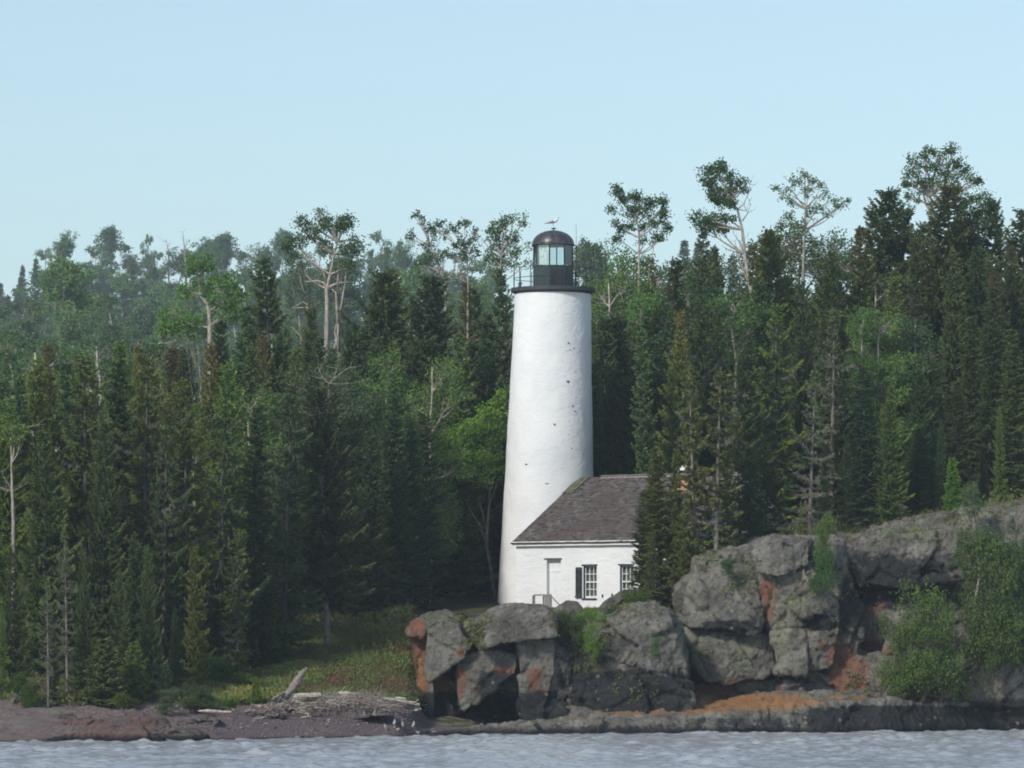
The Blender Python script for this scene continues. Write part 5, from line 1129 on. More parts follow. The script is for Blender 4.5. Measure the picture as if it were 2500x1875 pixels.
 ('cedar', 2330, 1118, 201.6, 1.0, (1.1, 1.6, .9), 'small bright green cedar on the cliff top', G4), ('fir', 2400, 1090, 204, 1.0, DARK, 'dark fir right of the small bright cedar', G4), ('fir', 2490, 1080, 205, 1.0, DARK, 'dark fir at the right edge above the cliff', G4),
]: tree(*a)
for a in [
 ('ragged', 1808, 1000, 197.8, .85, OLIVE, 'olive spruce rising right of the twin lichened stems', G4), ('dark', 1690, 1000, 213, 1.1, GREEN, 'green spruce behind the roof between the twin stems', G4),
 ('round', 1610, 620, 236, 1.1, GREEN, 'leafy crown behind the brown topped spruce right of the first tall aspen', G4), ('round', 1770, 600, 236, 1.2, GREEN, 'leafy crown behind the foot of the leaning white stem', G4), ('round', 1870, 570, 240, 1.1, GREEN, 'leafy crown behind the olive yellow tipped spruce', G4),
 ('round', 2085, 590, 238, 1.2, GREEN, 'leafy crown between the two brownish skyline spruces', G4), ('dark', 2240, 540, 232, 1.0, DARK, 'dark spruce half hidden between the two highest skyline spruces', G4), ('dark', 2370, 570, 230, 1.1, DARK, 'dark spruce under the dark leafy dome', G4),
 ('big', 2125, 500, 230, .9, GREEN, 'green spruce leaning against the broad dark skyline fir', G4), ('dark', 2210, 500, 229, 1.0, DARK, 'dark shoulder spruce right of the broad dark skyline fir', G4), ('dark', 2350, 530, 225, 1.1, GREEN, 'green spruce right of the very dark one', G4),
 ('round', 2130, 650, 222, 1.2, GREEN, 'mid green leafy crown under the brownish spruce', G4), ('big', 1990, 660, 222, 1.1, GREEN, 'mid green spruce under the sparse pale aspen', G4), ('round', 1790, 700, 218, 1.1, LIT, 'light green leafy crown under the leaning white stem', G4),
 ('big', 1560, 720, 222, 1.0, OLIVE, 'olive spruce under the first tall aspen', G4), ('big', 2420, 620, 222, 1.1, OLIVE, 'olive spruce right of the very tall thin spire tip', G4),
 ('tall', 150, 905, 196, .9, LIT, 'light green birch between the bluish fir and the yellow tipped spruce', G2), ('round', 250, 860, 206, .9, LIT, 'light green birch behind the tall brown topped spruce', G2), ('round', 390, 880, 200, .8, LIT, 'light green birch left of the brown topped spruce', G2),
 ('round', 740, 880, 203, 1.0, GREEN, 'green birch left of the dead forked tree top', G2), ('round', 1180, 900, 218, .9, LIT, 'light green birch touching the left side of the tower', G2), ('tall', 960, 850, 209, 1.0, LIT, 'tall light green birch between the two pointed firs', G2),
 ('big', 370, 1330, 178, .7, GREEN, 'short full spruce behind the bright young one', G1), ('big', 290, 1390, 176.6, .62, GREEN, 'short green spruce left of the bright young one', G1), ('big', 480, 1330, 181, .8, OLIVE, 'short olive spruce under the long bare trunk', G1), ('ragged', 580, 1290, 183.5, .8, GREEN, 'short drooping spruce at the left end of the grass bank', G1),
 ('big', 130, 1490, 174.2, .6, GREEN, 'small dense spruce left of the pale dead one', G1), ('big', 5, 1480, 175.5, .6, LIT, 'light green small spruce at the left edge above the pale stones', G1), ('young', 250, 1560, 174.6, 1.3, GREEN, 'knee high spruce above the square dark stone', G1),
]: tree(*a)
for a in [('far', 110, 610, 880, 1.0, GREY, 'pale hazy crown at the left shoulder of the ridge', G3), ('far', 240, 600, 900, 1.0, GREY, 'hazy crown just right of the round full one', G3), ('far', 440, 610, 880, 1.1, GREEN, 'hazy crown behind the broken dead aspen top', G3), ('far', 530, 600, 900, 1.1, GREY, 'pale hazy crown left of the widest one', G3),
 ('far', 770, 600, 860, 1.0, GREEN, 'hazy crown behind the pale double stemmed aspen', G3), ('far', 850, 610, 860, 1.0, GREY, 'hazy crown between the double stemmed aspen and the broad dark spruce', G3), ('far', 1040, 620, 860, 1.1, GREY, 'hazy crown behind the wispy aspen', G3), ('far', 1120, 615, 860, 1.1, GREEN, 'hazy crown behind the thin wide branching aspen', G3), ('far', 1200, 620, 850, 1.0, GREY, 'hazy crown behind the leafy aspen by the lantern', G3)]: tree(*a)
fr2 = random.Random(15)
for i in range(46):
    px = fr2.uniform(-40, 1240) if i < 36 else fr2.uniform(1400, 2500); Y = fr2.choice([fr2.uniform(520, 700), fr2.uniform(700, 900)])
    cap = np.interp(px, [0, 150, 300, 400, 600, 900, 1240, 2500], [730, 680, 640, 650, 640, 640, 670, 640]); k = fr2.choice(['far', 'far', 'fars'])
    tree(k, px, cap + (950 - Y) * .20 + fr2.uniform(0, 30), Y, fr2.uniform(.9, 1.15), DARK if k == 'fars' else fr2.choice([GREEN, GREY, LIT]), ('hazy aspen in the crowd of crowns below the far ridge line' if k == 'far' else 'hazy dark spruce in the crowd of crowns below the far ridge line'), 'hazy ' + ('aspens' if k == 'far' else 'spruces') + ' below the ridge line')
# shrubs
for a in [
 ('wild', 2235, 1345, 190.0, 1.2, (1.05, 1.05, .68), 'big light green leafy bush growing up the cliff', 'bushes on the cliff', 1712),
 ('wild', 2185, 1450, 189.6, .85, (1.25, 1.2, .65), 'lower left spread of leafy bush on the flat rock', 'bushes on the cliff', 1712),
 ('wild', 2300, 1500, 189.6, 1.1, (.95, .98, .62), 'leafy bush right at the big rounded boulder', 'bushes on the cliff', 1712),
 ('wild', 2400, 1225, 190.4, 1.25, (1.0, 1.0, .7), 'tall dull green willow bush above the rounded boulder', 'bushes on the cliff', 1640),
 ('wild', 2480, 1260, 190.8, 1.4, (.95, .95, .65), 'dull green bush at the right edge', 'bushes on the cliff', 1640),
 ('wild', 2425, 1400, 189.9, .8, (.8, .9, .65), 'small tree like bush with thin stem above the rounded boulder', 'bushes on the cliff', 1650),
 ('tall', 2385, 1165, 191.2, .75, (.95, 1.05, .9), 'slender birch rising above the right end of the cliff', 'bushes on the cliff', 1650),
 ('wild', 2015, 1245, 190.6, .40, (1.3, 1.4, .75), 'upright light green shrub rooted in the notch of the cliff rim', 'bushes on the cliff', 1420),
 ('shrub', 2010, 1330, 190.0, .55, (.9, 1.1, .9), 'dark shrub hanging in the cleft of the cliff', 'bushes on the cliff', 1440),
 ('shrub', 2152, 1290, 194.0, .5, (.9, 1.2, .8), 'small round juniper on the cliff top slope', 'bushes on the cliff', 1326),
 ('wild', 1780, 1362, 189.9, .34, (.7, .8, .6), 'small dark tuft on the upper boulder', 'bushes on the cliff', 1408),
 ('wild', 1440, 1468, 187.0, .46, (1.5, 1.6, .8), 'bright green conical shrub growing in the cleft of the headland', 'shrubs of the headland', 1612),
 ('shrub', 1372, 1492, 187.2, .60, (.8, .75, .6), 'low dark juniper mat left of the bright conical shrub', 'shrubs of the headland', 1560),
 ('shrub', 1405, 1500, 187.4, .55, (.9, .8, .6), 'reddish green low shrub beside the bright conical one', 'shrubs of the headland', 1570),
 ('shrub', 1500, 1478, 189.5, .60, (.9, 1.0, .7), 'low green shrub before the rounded rock at the window', 'shrubs of the headland', 1520),
 ('wild', 1600, 1548, 186.2, .22, (.9, 1.3, .9), 'tiny green shrub growing from the lichen spotted boulder', 'shrubs of the headland', 1600),
 ('shrub', 1550, 1440, 194.0, .8, (1.0, 1.0, .6), 'low olive shrub under the second window', 'shrubs of the headland', 1500),
 ('wild', 405, 1672, 173.6, .5, (.95, .9, 1.05), 'grey green willow bush at the edge of the red ledges', 'shrubs of the left shore', 1745),
 ('wild', 465, 1655, 175.0, .55, (.8, .8, .85), 'taller grey willow bush left of the pale floating log', 'shrubs of the left shore', 1735),
 ('shrub', 500, 1690, 175.5, .7, (1.0, 1.0, .8), 'green shrub above the pale short log', 'shrubs of the left shore', 1730),
 ('shrub', 560, 1708, 177, .55, (.9, 1.1, .6), 'low juniper shrub above the dark mauve stone', 'shrubs of the left shore', 1740),
 ('shrub', 590, 1640, 182, .9, (1.3, 1.3, .7), 'yellow green shrub left of the leaning driftwood stump', 'shrubs of the left shore', 1690),
 ('shrub', 300, 1690, 173.8, .55, (1.2, 1.1, .6), 'low yellowish shrub on the red shelf', 'shrubs of the left shore', 1735),
 ('bush', 45, 1640, 175.5, .4, (.9, 1.0, .7), 'green bush behind the pale stones at far left', 'shrubs of the left shore', 1735),
 ('bush', 75, 1660, 173.5, .35, (.8, .9, .6), 'dark bush between the pale stones and red shelf', 'shrubs of the left shore', 1755),
 ('bush', 690, 1575, 189, .5, (.8, 1.1, .8), 'green alder bush at the upper edge of the grass bank', 'shrubs of the left shore', 1640),
 ('bush', 520, 1600, 183, .6, (.7, .95, .8), 'dark alder bush where forest meets the grass bank', 'shrubs of the left shore', 1690),
]: tree(*a[:8], pyb=a[8])

# ------------------------------------------------------------------ skyline aspens traced as trunk lines and leafy masses
def aspen(label, Y, trunk, blobs, r=.10, seed=1, col=(1, 1, 1), leaf=.105, per=34, spread=.15, bare=0, dens=1.0, bark=(1, 1, 1), tintm=.45, group='tall pale stemmed aspens on the skyline', foot=True, extra=(), shell=.35):
    rd = random.Random(seed); T = [P(px, py, Y) for px, py in trunk]
    base = T[0].copy()
    if foot: base.z = min(base.z, gz(base.x, Y)) - .2
    o = base.copy(); tp = [Vector((0, 0, 0))] + [p - o for p in T]
    if (tp[1]).length < .3: tp = tp[1:]; 
    k = Y / F; bl = []
    for b in blobs:
        p = P(b[0], b[1], Y) - o; bl.append((p.x, p.y + rd.uniform(-.5, .5) * b[2] * k, p.z, b[2] * k, b[3] * k, b[4] if len(b) > 4 else 14))
    t, c = crown_blobs(seed, 10, tp, bl, leaf, per, dens, r, spread, bare, tintm, shell=shell)
    if extra:
        m = MB()
        for (pts, w0) in extra:
            q = [P(a[0], a[1], Y + (a[2] if len(a) > 2 else 0)) - o for a in pts]
            m.tube(q, [w0 * (1 - .75 * i / (len(q) - 1)) for i in range(len(q))], 6)
            for i in range(1, len(q)):
                for _ in range(2): branchy(m, q[i], q[i] + Vector((rd.uniform(-.5, .5), rd.uniform(-.4, .4), rd.uniform(0.0, .5))), .012, .005, rd, 0, 2, .2)
        bm = bmesh.new(); bm.from_mesh(t); x = mb_mesh(m, 'x'); bm.from_mesh(x); bm.to_mesh(t); bm.free(); bpy.data.meshes.remove(x)
    return place(Proto('aspen_tree', t, c, M['pale_bark'], M['leaf'], 10, 2), o.x, o.y, o.z, 1, 1, 0, col, label, 'tree', group, None, bark)
aspen('pale double stemmed aspen with forked limbs and dead side branches, left skyline', 230, [(797, 860), (799, 760), (798, 705), (806, 670), (816, 620), (824, 590)],
      [(815, 548, 40, 24, 26), (845, 545, 20, 22, 16), (790, 545, 22, 16, 10), (765, 570, 26, 18, 14), (740, 535, 9, 10, 4), (728, 545, 8, 12, 4), (748, 555, 12, 10, 5), (725, 590, 22, 14, 12), (705, 600, 16, 12, 8), (790, 600, 22, 14, 10), (850, 600, 24, 20, 14), (875, 610, 16, 22, 10), (775, 520, 10, 8, 4), (720, 640, 26, 20, 14), (868, 585, 10, 10, 4), (840, 650, 22, 16, 8)],
      .15, 11, (.85, .95, .85), extra=[([(798, 705), (790, 690), (775, 685), (745, 688)], .07), ([(798, 705), (815, 695), (832, 690), (856, 690)], .08), ([(797, 690), (790, 665), (775, 648), (766, 630)], .06),
      ([(826, 790), (822, 740), (820, 715), (810, 705)], .09), ([(830, 770), (836, 730), (843, 690), (844, 660)], .07), ([(826, 860), (826, 790), (826, 750)], .10), ([(824, 710), (826, 660), (824, 620), (832, 600)], .06), ([(766, 800), (764, 760), (762, 750), (712, 752)], .06), ([(762, 750), (740, 738), (720, 748)], .04), ([(745, 720), (735, 690), (732, 670)], .03), ([(766, 760), (765, 745), (740, 765)], .04)])
aspen('leaning aspen with bright green leafy crown and white crooked limb', 212, [(512, 800), (511, 760), (505, 742), (497, 730), (488, 720)],
      [(478, 650, 28, 26, 20), (500, 640, 24, 24, 14), (458, 705, 20, 22, 12), (545, 690, 38, 26, 26), (580, 720, 30, 26, 18), (545, 735, 40, 18, 18), (425, 775, 36, 26, 24), (410, 805, 30, 20, 14), (470, 780, 26, 18, 12), (560, 760, 40, 24, 18), (480, 810, 40, 20, 12), (500, 700, 26, 20, 10)],
      .12, 12, (1.45, 1.75, 1.05), .12, 26, extra=[([(512, 792), (528, 788), (548, 775), (552, 750), (550, 728)], .05), ([(548, 775), (562, 774), (572, 768)], .03), ([(505, 745), (495, 730), (478, 712)], .06), ([(385, 838), (410, 838), (430, 834)], .05), ([(430, 858), (440, 845)], .04)])
aspen('thin wide branching aspen with sparse leaves, middle of the left skyline', 228, [(1142, 740), (1143, 690), (1141, 650), (1136, 620)],
      [(1060, 555, 14, 14, 6), (1075, 545, 12, 12, 5), (1085, 570, 12, 16, 5), (1110, 560, 16, 22, 9), (1135, 550, 18, 16, 10), (1128, 590, 22, 22, 12), (1155, 575, 14, 22, 9), (1140, 620, 24, 20, 12), (1165, 610, 10, 16, 5), (1115, 600, 14, 16, 6)],
      .07, 13, (.85, .95, .9), .10, 22, 0.099, 4, extra=[([(1142, 660), (1130, 645), (1118, 625)], .04), ([(1142, 655), (1155, 630)], .04)], shell=.1)
aspen('wispy aspen with bare fine twigs left of the thin wide branching one', 229, [(1088, 800), (1087, 720), (1085, 680), (1060, 620), (1050, 600)],
      [(1010, 525, 8, 8, 3), (1022, 520, 8, 7, 3), (1030, 540, 12, 12, 5), (1045, 555, 14, 12, 6), (1005, 573, 8, 9, 4), (1000, 580, 8, 6, 3), (1060, 575, 14, 14, 6), (1040, 600, 22, 16, 8), (1060, 630, 26, 16, 12), (1030, 640, 24, 16, 9), (1080, 620, 18, 20, 9)],
      .08, 14, (.8, .9, .85), .10, 20, 0.099, 6, extra=[([(1086, 700), (1078, 665), (1046, 650)], .05), ([(1088, 690), (1108, 660), (1112, 640), (1100, 620)], .04)], shell=.1)
aspen('leafy aspen directly left of the lantern room', 226, [(1225, 740), (1222, 690), (1222, 650), (1224, 620)],
      [(1215, 560, 22, 20, 14), (1240, 540, 18, 14, 10), (1252, 530, 10, 8, 4), (1200, 575, 18, 20, 10), (1225, 595, 28, 22, 18), (1280, 530, 8, 10, 3), (1275, 545, 6, 9, 3), (1195, 620, 14, 22, 8), (1260, 580, 18, 16, 7), (1235, 635, 32, 22, 20), (1265, 615, 18, 18, 7), (1205, 655, 20, 16, 8), (1290, 600, 8, 14, 3), (1285, 640, 12, 20, 4)],
      .09, 15, (1.0, 1.1, .85), .10, 28, 0.126, 2)
aspen('first tall aspen right of the lantern with leaf bunches and thin pale stems', 224, [(1560, 700), (1560, 620), (1560, 580), (1556, 545)],
      [(1505, 465, 12, 14, 8), (1520, 480, 20, 22, 14), (1548, 480, 18, 18, 10), (1565, 505, 20, 24, 14), (1535, 515, 22, 18, 12), (1590, 495, 12, 20, 9), (1615, 490, 12, 14, 8), (1622, 520, 12, 22, 10), (1600, 540, 22, 22, 14), (1630, 560, 12, 18, 8), (1610, 580, 20, 16, 9), (1495, 510, 10, 12, 5), (1560, 550, 30, 18, 12), (1520, 560, 18, 16, 8), (1510, 580, 16, 14, 7), (1580, 590, 20, 12, 6), (1500, 545, 12, 8, 4)],
      .08, 16, (.8, .92, .8), .10, 32, 0.117, 0, extra=[([(1560, 600), (1572, 570), (1585, 540)], .03), ([(1580, 700), (1590, 640), (1598, 590)], .04)], shell=.15)
aspen('tall aspen with dense crown leaning left from a curved white stem', 222, [(1838, 740), (1832, 700), (1818, 620), (1812, 560), (1800, 510), (1785, 490)],
      [(1725, 430, 20, 22, 14), (1755, 420, 20, 22, 14), (1762, 400, 10, 10, 6), (1745, 455, 26, 22, 18), (1785, 440, 16, 20, 10), (1805, 450, 16, 18, 10), (1768, 475, 24, 20, 16), (1740, 490, 20, 14, 8), (1775, 500, 22, 12, 8), (1815, 460, 8, 10, 4), (1700, 530, 14, 12, 6), (1712, 545, 18, 14, 8), (1740, 535, 26, 12, 12), (1775, 535, 20, 10, 8), (1730, 560, 24, 16, 12), (1760, 560, 20, 12, 8)],
      .13, 17, (.75, .9, .8), .10, 41, 0.135, 3, extra=[([(1800, 510), (1815, 500), (1828, 470), (1830, 450)], .03), ([(1812, 540), (1826, 520), (1832, 500)], .03), ([(1832, 700), (1815, 660), (1800, 620), (1795, 590)], .07), ([(1818, 620), (1805, 590), (1790, 570)], .05), ([(1800, 510), (1822, 515), (1831, 490)], .025)])
aspen('sparse pale aspen with see through crown, right skyline', 230, [(1960, 700), (1962, 620), (1965, 560), (1966, 510), (1964, 460)],
      [(1965, 425, 20, 12, 8), (1945, 440, 18, 14, 8), (1985, 440, 16, 12, 7), (2005, 450, 12, 12, 5), (1930, 460, 14, 12, 6), (1970, 470, 22, 14, 9), (2010, 470, 16, 14, 7), (2035, 490, 12, 10, 5), (2065, 490, 16, 8, 5), (2050, 505, 14, 8, 5), (1895, 460, 14, 7, 5), (1910, 480, 12, 10, 4), (1935, 495, 14, 12, 6), (2000, 510, 18, 14, 8), (1975, 530, 18, 14, 7), (2025, 520, 14, 10, 5), (1925, 530, 20, 12, 9), (1950, 550, 24, 16, 12), (1905, 550, 18, 14, 9)],
      .09, 18, (1.35, 1.3, 1.1), .10, 19, 0.108, 5, bark=(.9, .95, 1), extra=[([(1964, 570), (1990, 545), (2020, 525), (2050, 500)], .05), ([(1965, 520), (1985, 490), (2000, 465)], .035), ([(1965, 500), (1940, 480), (1905, 462)], .03)], shell=.05)
aspen('tallest aspen with domed open crown at the right end of the skyline', 228, [(2290, 640), (2285, 560), (2275, 500), (2270, 480)],
      [(2255, 375, 26, 16, 14), (2235, 395, 18, 18, 9), (2290, 380, 20, 16, 9), (2325, 368, 18, 14, 10), (2340, 395, 18, 18, 12), (2355, 420, 16, 16, 10), (2372, 440, 20, 14, 10), (2225, 425, 24, 14, 10), (2260, 410, 24, 16, 10), (2300, 415, 26, 18, 14), (2320, 440, 24, 16, 10), (2245, 450, 26, 16, 11), (2210, 445, 16, 10, 6), (2280, 445, 22, 16, 10), (2230, 480, 24, 16, 11), (2350, 470, 10, 8, 3), (2385, 445, 12, 6, 4)],
      .16, 19, (.95, 1.0, .85), .10, 32, 0.135, 3, extra=[([(2285, 540), (2320, 500), (2340, 470), (2360, 445)], .07), ([(2285, 540), (2262, 500), (2250, 460), (2240, 430)], .08), ([(2300, 520), (2335, 490), (2375, 450)], .05), ([(2285, 500), (2320, 460), (2330, 420)], .05)], shell=.15)
aspen('dark leafy dome of aspen right of the very dark spruce', 226, [(2390, 700), (2388, 600), (2385, 560)],
      [(2370, 490, 22, 18, 14), (2400, 485, 20, 16, 12), (2410, 515, 22, 20, 14), (2375, 520, 26, 20, 14), (2345, 510, 18, 18, 10), (2390, 550, 32, 18, 18), (2425, 545, 14, 16, 8), (2350, 545, 22, 16, 10)], .10, 20, (.8, .9, .8), .10, 41, 0.135, 0)
aspen('bare dead aspen with white twigs on the hazy ridge', 880, [(412, 650), (411, 615), (409, 600), (406, 590)], [(408, 586, 4, 4, 2)], .2, 21, (.9, .8, .8), .08, 4, 0.108, 9, bark=(1, .95, .95), group=None)
aspen('broken dead aspen top above the widest hazy crown', 870, [(455, 690), (452, 620), (448, 585), (446, 566)], [(455, 590, 14, 12, 6)], .22, 22, (.9, 1, .95), .10, 19, 0.180, 8, group=None)
aspen('leaning yellow green birch close to the left side of the tower', 210.5, [(1216, 1500), (1200, 1400), (1188, 1330), (1193, 1250), (1196, 1200), (1185, 1140)],
      [(1195, 1010, 40, 28, 24), (1220, 975, 18, 20, 10), (1150, 1050, 40, 26, 24), (1105, 1070, 34, 22, 18), (1200, 1060, 40, 30, 24), (1085, 1060, 18, 14, 8), (1130, 1100, 44, 24, 22), (1190, 1110, 40, 28, 20), (1150, 1140, 40, 22, 16), (1210, 1150, 24, 26, 12), (1220, 1030, 16, 30, 10), (1170, 1170, 34, 16, 8)],
      .11, 23, (2.1, 2.3, .95), .10, 44, 0.144, 4, bark=(.55, .5, .48), group=None, tintm=.6, extra=[([(1190, 1330), (1170, 1280), (1150, 1250), (1140, 1225)], .07), ([(1140, 1225), (1148, 1205)], .04), ([(1193, 1290), (1160, 1285), (1135, 1278)], .04), ([(1196, 1230), (1210, 1190), (1215, 1170)], .05), ([(1188, 1300), (1178, 1250), (1168, 1220)], .05)])
aspen('bare pale birch stem at the left edge of the front row', 181, [(33, 1270), (30, 1200), (28, 1130), (26, 1040)], [(30, 1040, 30, 40, 20), (10, 1000, 24, 30, 14), (50, 1060, 24, 24, 12)], .09, 24, (1.5, 1.5, .9), .10, 35, 0.135, 4, group=None, bark=(.8, .8, .8))
aspen('dead grey forked tree top above the biggest dark spruce', 191.7, [(803, 1150), (803, 1040), (803, 935)], [(800, 945, 16, 6, 2)], .05, 25, (.9, .8, .7), .08, 4, 0.090, 3, foot=False, group=None, bark=(.8, .8, .75),
      extra=[([(803, 938), (790, 925), (780, 905), (776, 895)], .03), ([(803, 938), (815, 925), (822, 900)], .03), ([(815, 925), (840, 905), (855, 898)], .022)])

# ------------------------------------------------------------------ forest interior: more trees standing behind the ones above
fr = random.Random(5)
for i in range(95):
    left = i < 50
    px = fr.uniform(-20, 1240) if left else fr.uniform(1440, 2520)
    Y = fr.uniform(196, 216) if i % 2 else fr.uniform(216, 250)
    if left and px > 880: Y = max(Y, 214)
    cap = np.interp(px, [0, 300, 640, 1240, 1440, 1800, 2100, 2500], [900, 880, 800, 760, 700, 690, 640, 560])
    py = cap + fr.uniform(20, 200) - (Y - 206) * 2.2
    if px > 1440 and Y < 212: Y += 14
    k = fr.choice(['dark', 'dark', 'big', 'fir', 'brown'] + (['round'] if Y > 215 else []))
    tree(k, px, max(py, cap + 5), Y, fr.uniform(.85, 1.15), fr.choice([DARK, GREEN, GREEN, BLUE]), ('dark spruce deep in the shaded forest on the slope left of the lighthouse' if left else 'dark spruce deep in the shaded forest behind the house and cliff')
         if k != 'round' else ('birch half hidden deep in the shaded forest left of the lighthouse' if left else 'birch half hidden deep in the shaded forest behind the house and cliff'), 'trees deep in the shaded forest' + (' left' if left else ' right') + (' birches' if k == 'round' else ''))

# ------------------------------------------------------------------ the wood that carries on over the far hills, seen as one mass
rs = np.random.RandomState(61); n = 5200
x = rs.uniform(-415, 415, n); y = rs.uniform(250, 1290, n); k = (np.abs(x) > y * .14) | (y > 560); x, y = x[k], y[k]; z = ground(x, y, False); n = len(x)
hh = rs.uniform(8, 14, n); px = 1250 + x / y * F; lim = CH + (HOR - 690) / F * y; inside = (px > -120) & (px < 2620)
hh = np.where(inside, np.minimum(hh, lim - z), hh); k = hh > 4; x, y, z, hh = x[k], y[k], z[k], hh[k]; n = len(x); con = rs.rand(n) < .5
m_ = 70; u = rs.uniform(.12, 1, (n, m_)); a = rs.uniform(0, 6.283, (n, m_)); rr = np.where(con[:, None], (1 - u) ** .7 * 2.6 + .15, np.sin(np.pi * np.clip(u * .85 + .1, 0, 1)) * 3.4 + .2) * rs.uniform(.6, 1.05, (n, m_))
C = np.stack([x[:, None] + rr * np.cos(a), y[:, None] + rr * np.sin(a), z[:, None] + u * hh[:, None]], 2).reshape(-1, 3)
D = rs.normal(size=C.shape); D /= np.linalg.norm(D, axis=1)[:, None]
V, Q, T = blades(C, D, 1.1, .7, rs, np.clip(np.repeat(np.where(con, .1, .5), m_) + rs.normal(0, .15, len(C)), 0, 1), False)
o = link_mesh('distant_forest', mesh_np('distant_forest', V, Q, T), M['leaf']); o.color = (.8, .95, .85, 1)
tag(o, kind='stuff', label='wood of spruce and aspen covering the distant hills', cat='forest')
# ------------------------------------------------------------------ low vegetation of the bank, twigs and pebbles: stuff
def scatter(x, y, rs, n_each, hgt, ln, wd, tlo, thi, up=1.0, spread=.12):
    z = ground(x, y); k = n_each; X = np.repeat(x, k); Y = np.repeat(y, k); Z = np.repeat(z, k); h = np.repeat(hgt, k) if hasattr(hgt, '__len__') else hgt
    n = len(X); C = np.stack([X + rs.normal(0, spread, n), Y + rs.normal(0, spread, n), Z + rs.uniform(0, 1, n) * h], 1)
    D = rs.normal(size=(n, 3)) * .6 + np.array([0, 0, up]); D /= np.linalg.norm(D, axis=1)[:, None]
    T = np.clip(np.repeat(rs.uniform(tlo, thi, len(x)), k) + rs.normal(0, .08, n), 0, 1)
    return blades(C, D, rs.uniform(.7, 1.3, n) * ln, wd, rs, T, False)
def in_shape(px, py, poly):
    r = np.zeros(len(px), bool); j = len(poly) - 1
    for i in range(len(poly)):
        xi, yi = poly[i]; xj, yj = poly[j]
        c = ((yi > py) != (yj > py)) & (px < (xj - xi) * (py - yi) / (yj - yi + 1e-9) + xi); r ^= c; j = i
    return r
rs = np.random.RandomState(77)
M['bank'] = m_leaf('bank_plants', [(0.20, 0.115, 0.075), (0.19, 0.160, 0.070), (0.150, 0.190, 0.060), (0.19, 0.25, 0.070), (0.30, 0.30, 0.085)], .3)
x = rs.uniform(-13.5, -2.2, 30000); y = rs.uniform(177, 200, 30000); z = ground(x, y); keep = (z > 1.18 + .25 * vnoise(np.stack([x, y, x * 0], 1) * .8)) & (z < 3.9)
x, y, z = x[keep], y[keep], z[keep]; pat = fbm(np.stack([x, y * .6, x * 0], 1), 1.1, 4, 55)
V, Q, T = scatter(x, y, rs, 11, .10 + .22 * np.clip(pat + .5, 0, 1.2), .15, .05, 0, 0)
pt = np.repeat(pat, 11); zz_ = np.repeat(z, 11); T = np.clip(.62 + pt * 1.1 + .18 * (zz_ - 2.0) / 2 + rs.normal(0, .13, len(pt)), 0, 1)
tag(link_mesh('bank_undergrowth', mesh_np('bank_undergrowth', V, Q, T), M['bank']), kind='stuff', label='grass, fireweed and low shrubs covering the bank above the driftwood', cat='undergrowth')
x = rs.uniform(-20.5, -8, 9000); y = rs.uniform(172, 186, 9000); z = ground(x, y); keep = (z > 1.35 + .3 * vnoise(np.stack([x, y, x * 0], 1) * .9)) & (z < 3.2); x, y = x[keep], y[keep]
V, Q, T = scatter(x, y, rs, 12, .30, .14, .05, .1, .75)
x2 = rs.uniform(-26, 22, 9000); y2 = rs.uniform(186, 214, 9000); z2 = ground(x2, y2); k2 = (z2 > 2.8) & ~((x2 > -3.4) & (x2 < 8) & (y2 > 199)) & ~((x2 > -4) & (x2 < 5.5)); x2, y2 = x2[k2], y2[k2]
V2, Q2, T2 = scatter(x2, y2, rs, 10, .45, .16, .06, .2, .7)
tag(link_mesh('forest_undergrowth', mesh_np('forest_undergrowth', np.concatenate([V, V2]), np.concatenate([Q, Q2 + len(V)]), np.concatenate([T, T2])), M['bank']), kind='stuff', label='dark green undergrowth on the forest floor', cat='undergrowth')
# moss and heather on the rock tops
x = rs.uniform(6.5, 20.5, 9000); y = rs.uniform(195, 208, 9000); pat = fbm(np.stack([x, y, x * 0], 1), 1.6, 3, 71); k = (pat > .16) & (ground(x, y) > 6); x, y, pat = x[k], y[k], pat[k]
V, Q, T = scatter(x, y, rs, 10, .12, .09, .04, .2, .7)
x2 = rs.uniform(-3.3, 6.2, 7000); y2 = rs.uniform(193.5, 201.5, 7000); pat = fbm(np.stack([x2, y2, x2 * 0], 1), 1.2, 3, 72); k = (pat > -.02) & (ground(x2, y2) > 3.9); x2, y2 = x2[k], y2[k]
V2, Q2, T2 = scatter(x2, y2, rs, 10, .16, .10, .04, .1, .65)
tag(link_mesh('rock_top_moss', mesh_np('rock_top_moss', np.concatenate([V, V2]), np.concatenate([Q, Q2 + len(V)]), np.concatenate([T, T2])), M['bank']), kind='stuff', label='moss, heather and juniper mats on top of the rocks', cat='ground cover')
# tufts clinging to ledges of the stone, found by casting rays at the rocks
dg = bpy.context.evaluated_depsgraph_get(); dg.update(); VV, TT_ = [], []
for (px0, px1, py0, py1, n) in [(1140, 1182, 1520, 1582, 160), (1340, 1490, 1490, 1560, 260), (1400, 1480, 1560, 1640, 160), (1480, 1640, 1480, 1500, 60), (1760, 1860, 1395, 1450, 110), (1880, 2120, 1380, 1640, 160), (1500, 1620, 1640, 1720, 60), (1700, 1850, 1340, 1380, 80), (2060, 2500, 1235, 1325, 420), (1040, 1240, 1500, 1530, 90), (2060, 2160, 1640, 1700, 90), (2240, 2420, 1640, 1706, 200)]:
    for _ in range(n):
        px, py = rs.uniform(px0, px1), rs.uniform(py0, py1); d = Vector(((px - 1250) / F, 1, (HOR - py) / F)).normalized()
        ok, loc, nor, ix, ob, mt = SC.ray_cast(dg, Vector((0, 0, CH)), d, distance=230)
        if ok and ob.name.startswith(('boulder', 'shore_rock')) and (nor.z > .12 or rs.rand() < .25): VV.append(tuple(loc)); TT_.append(rs.uniform(.1, .8))
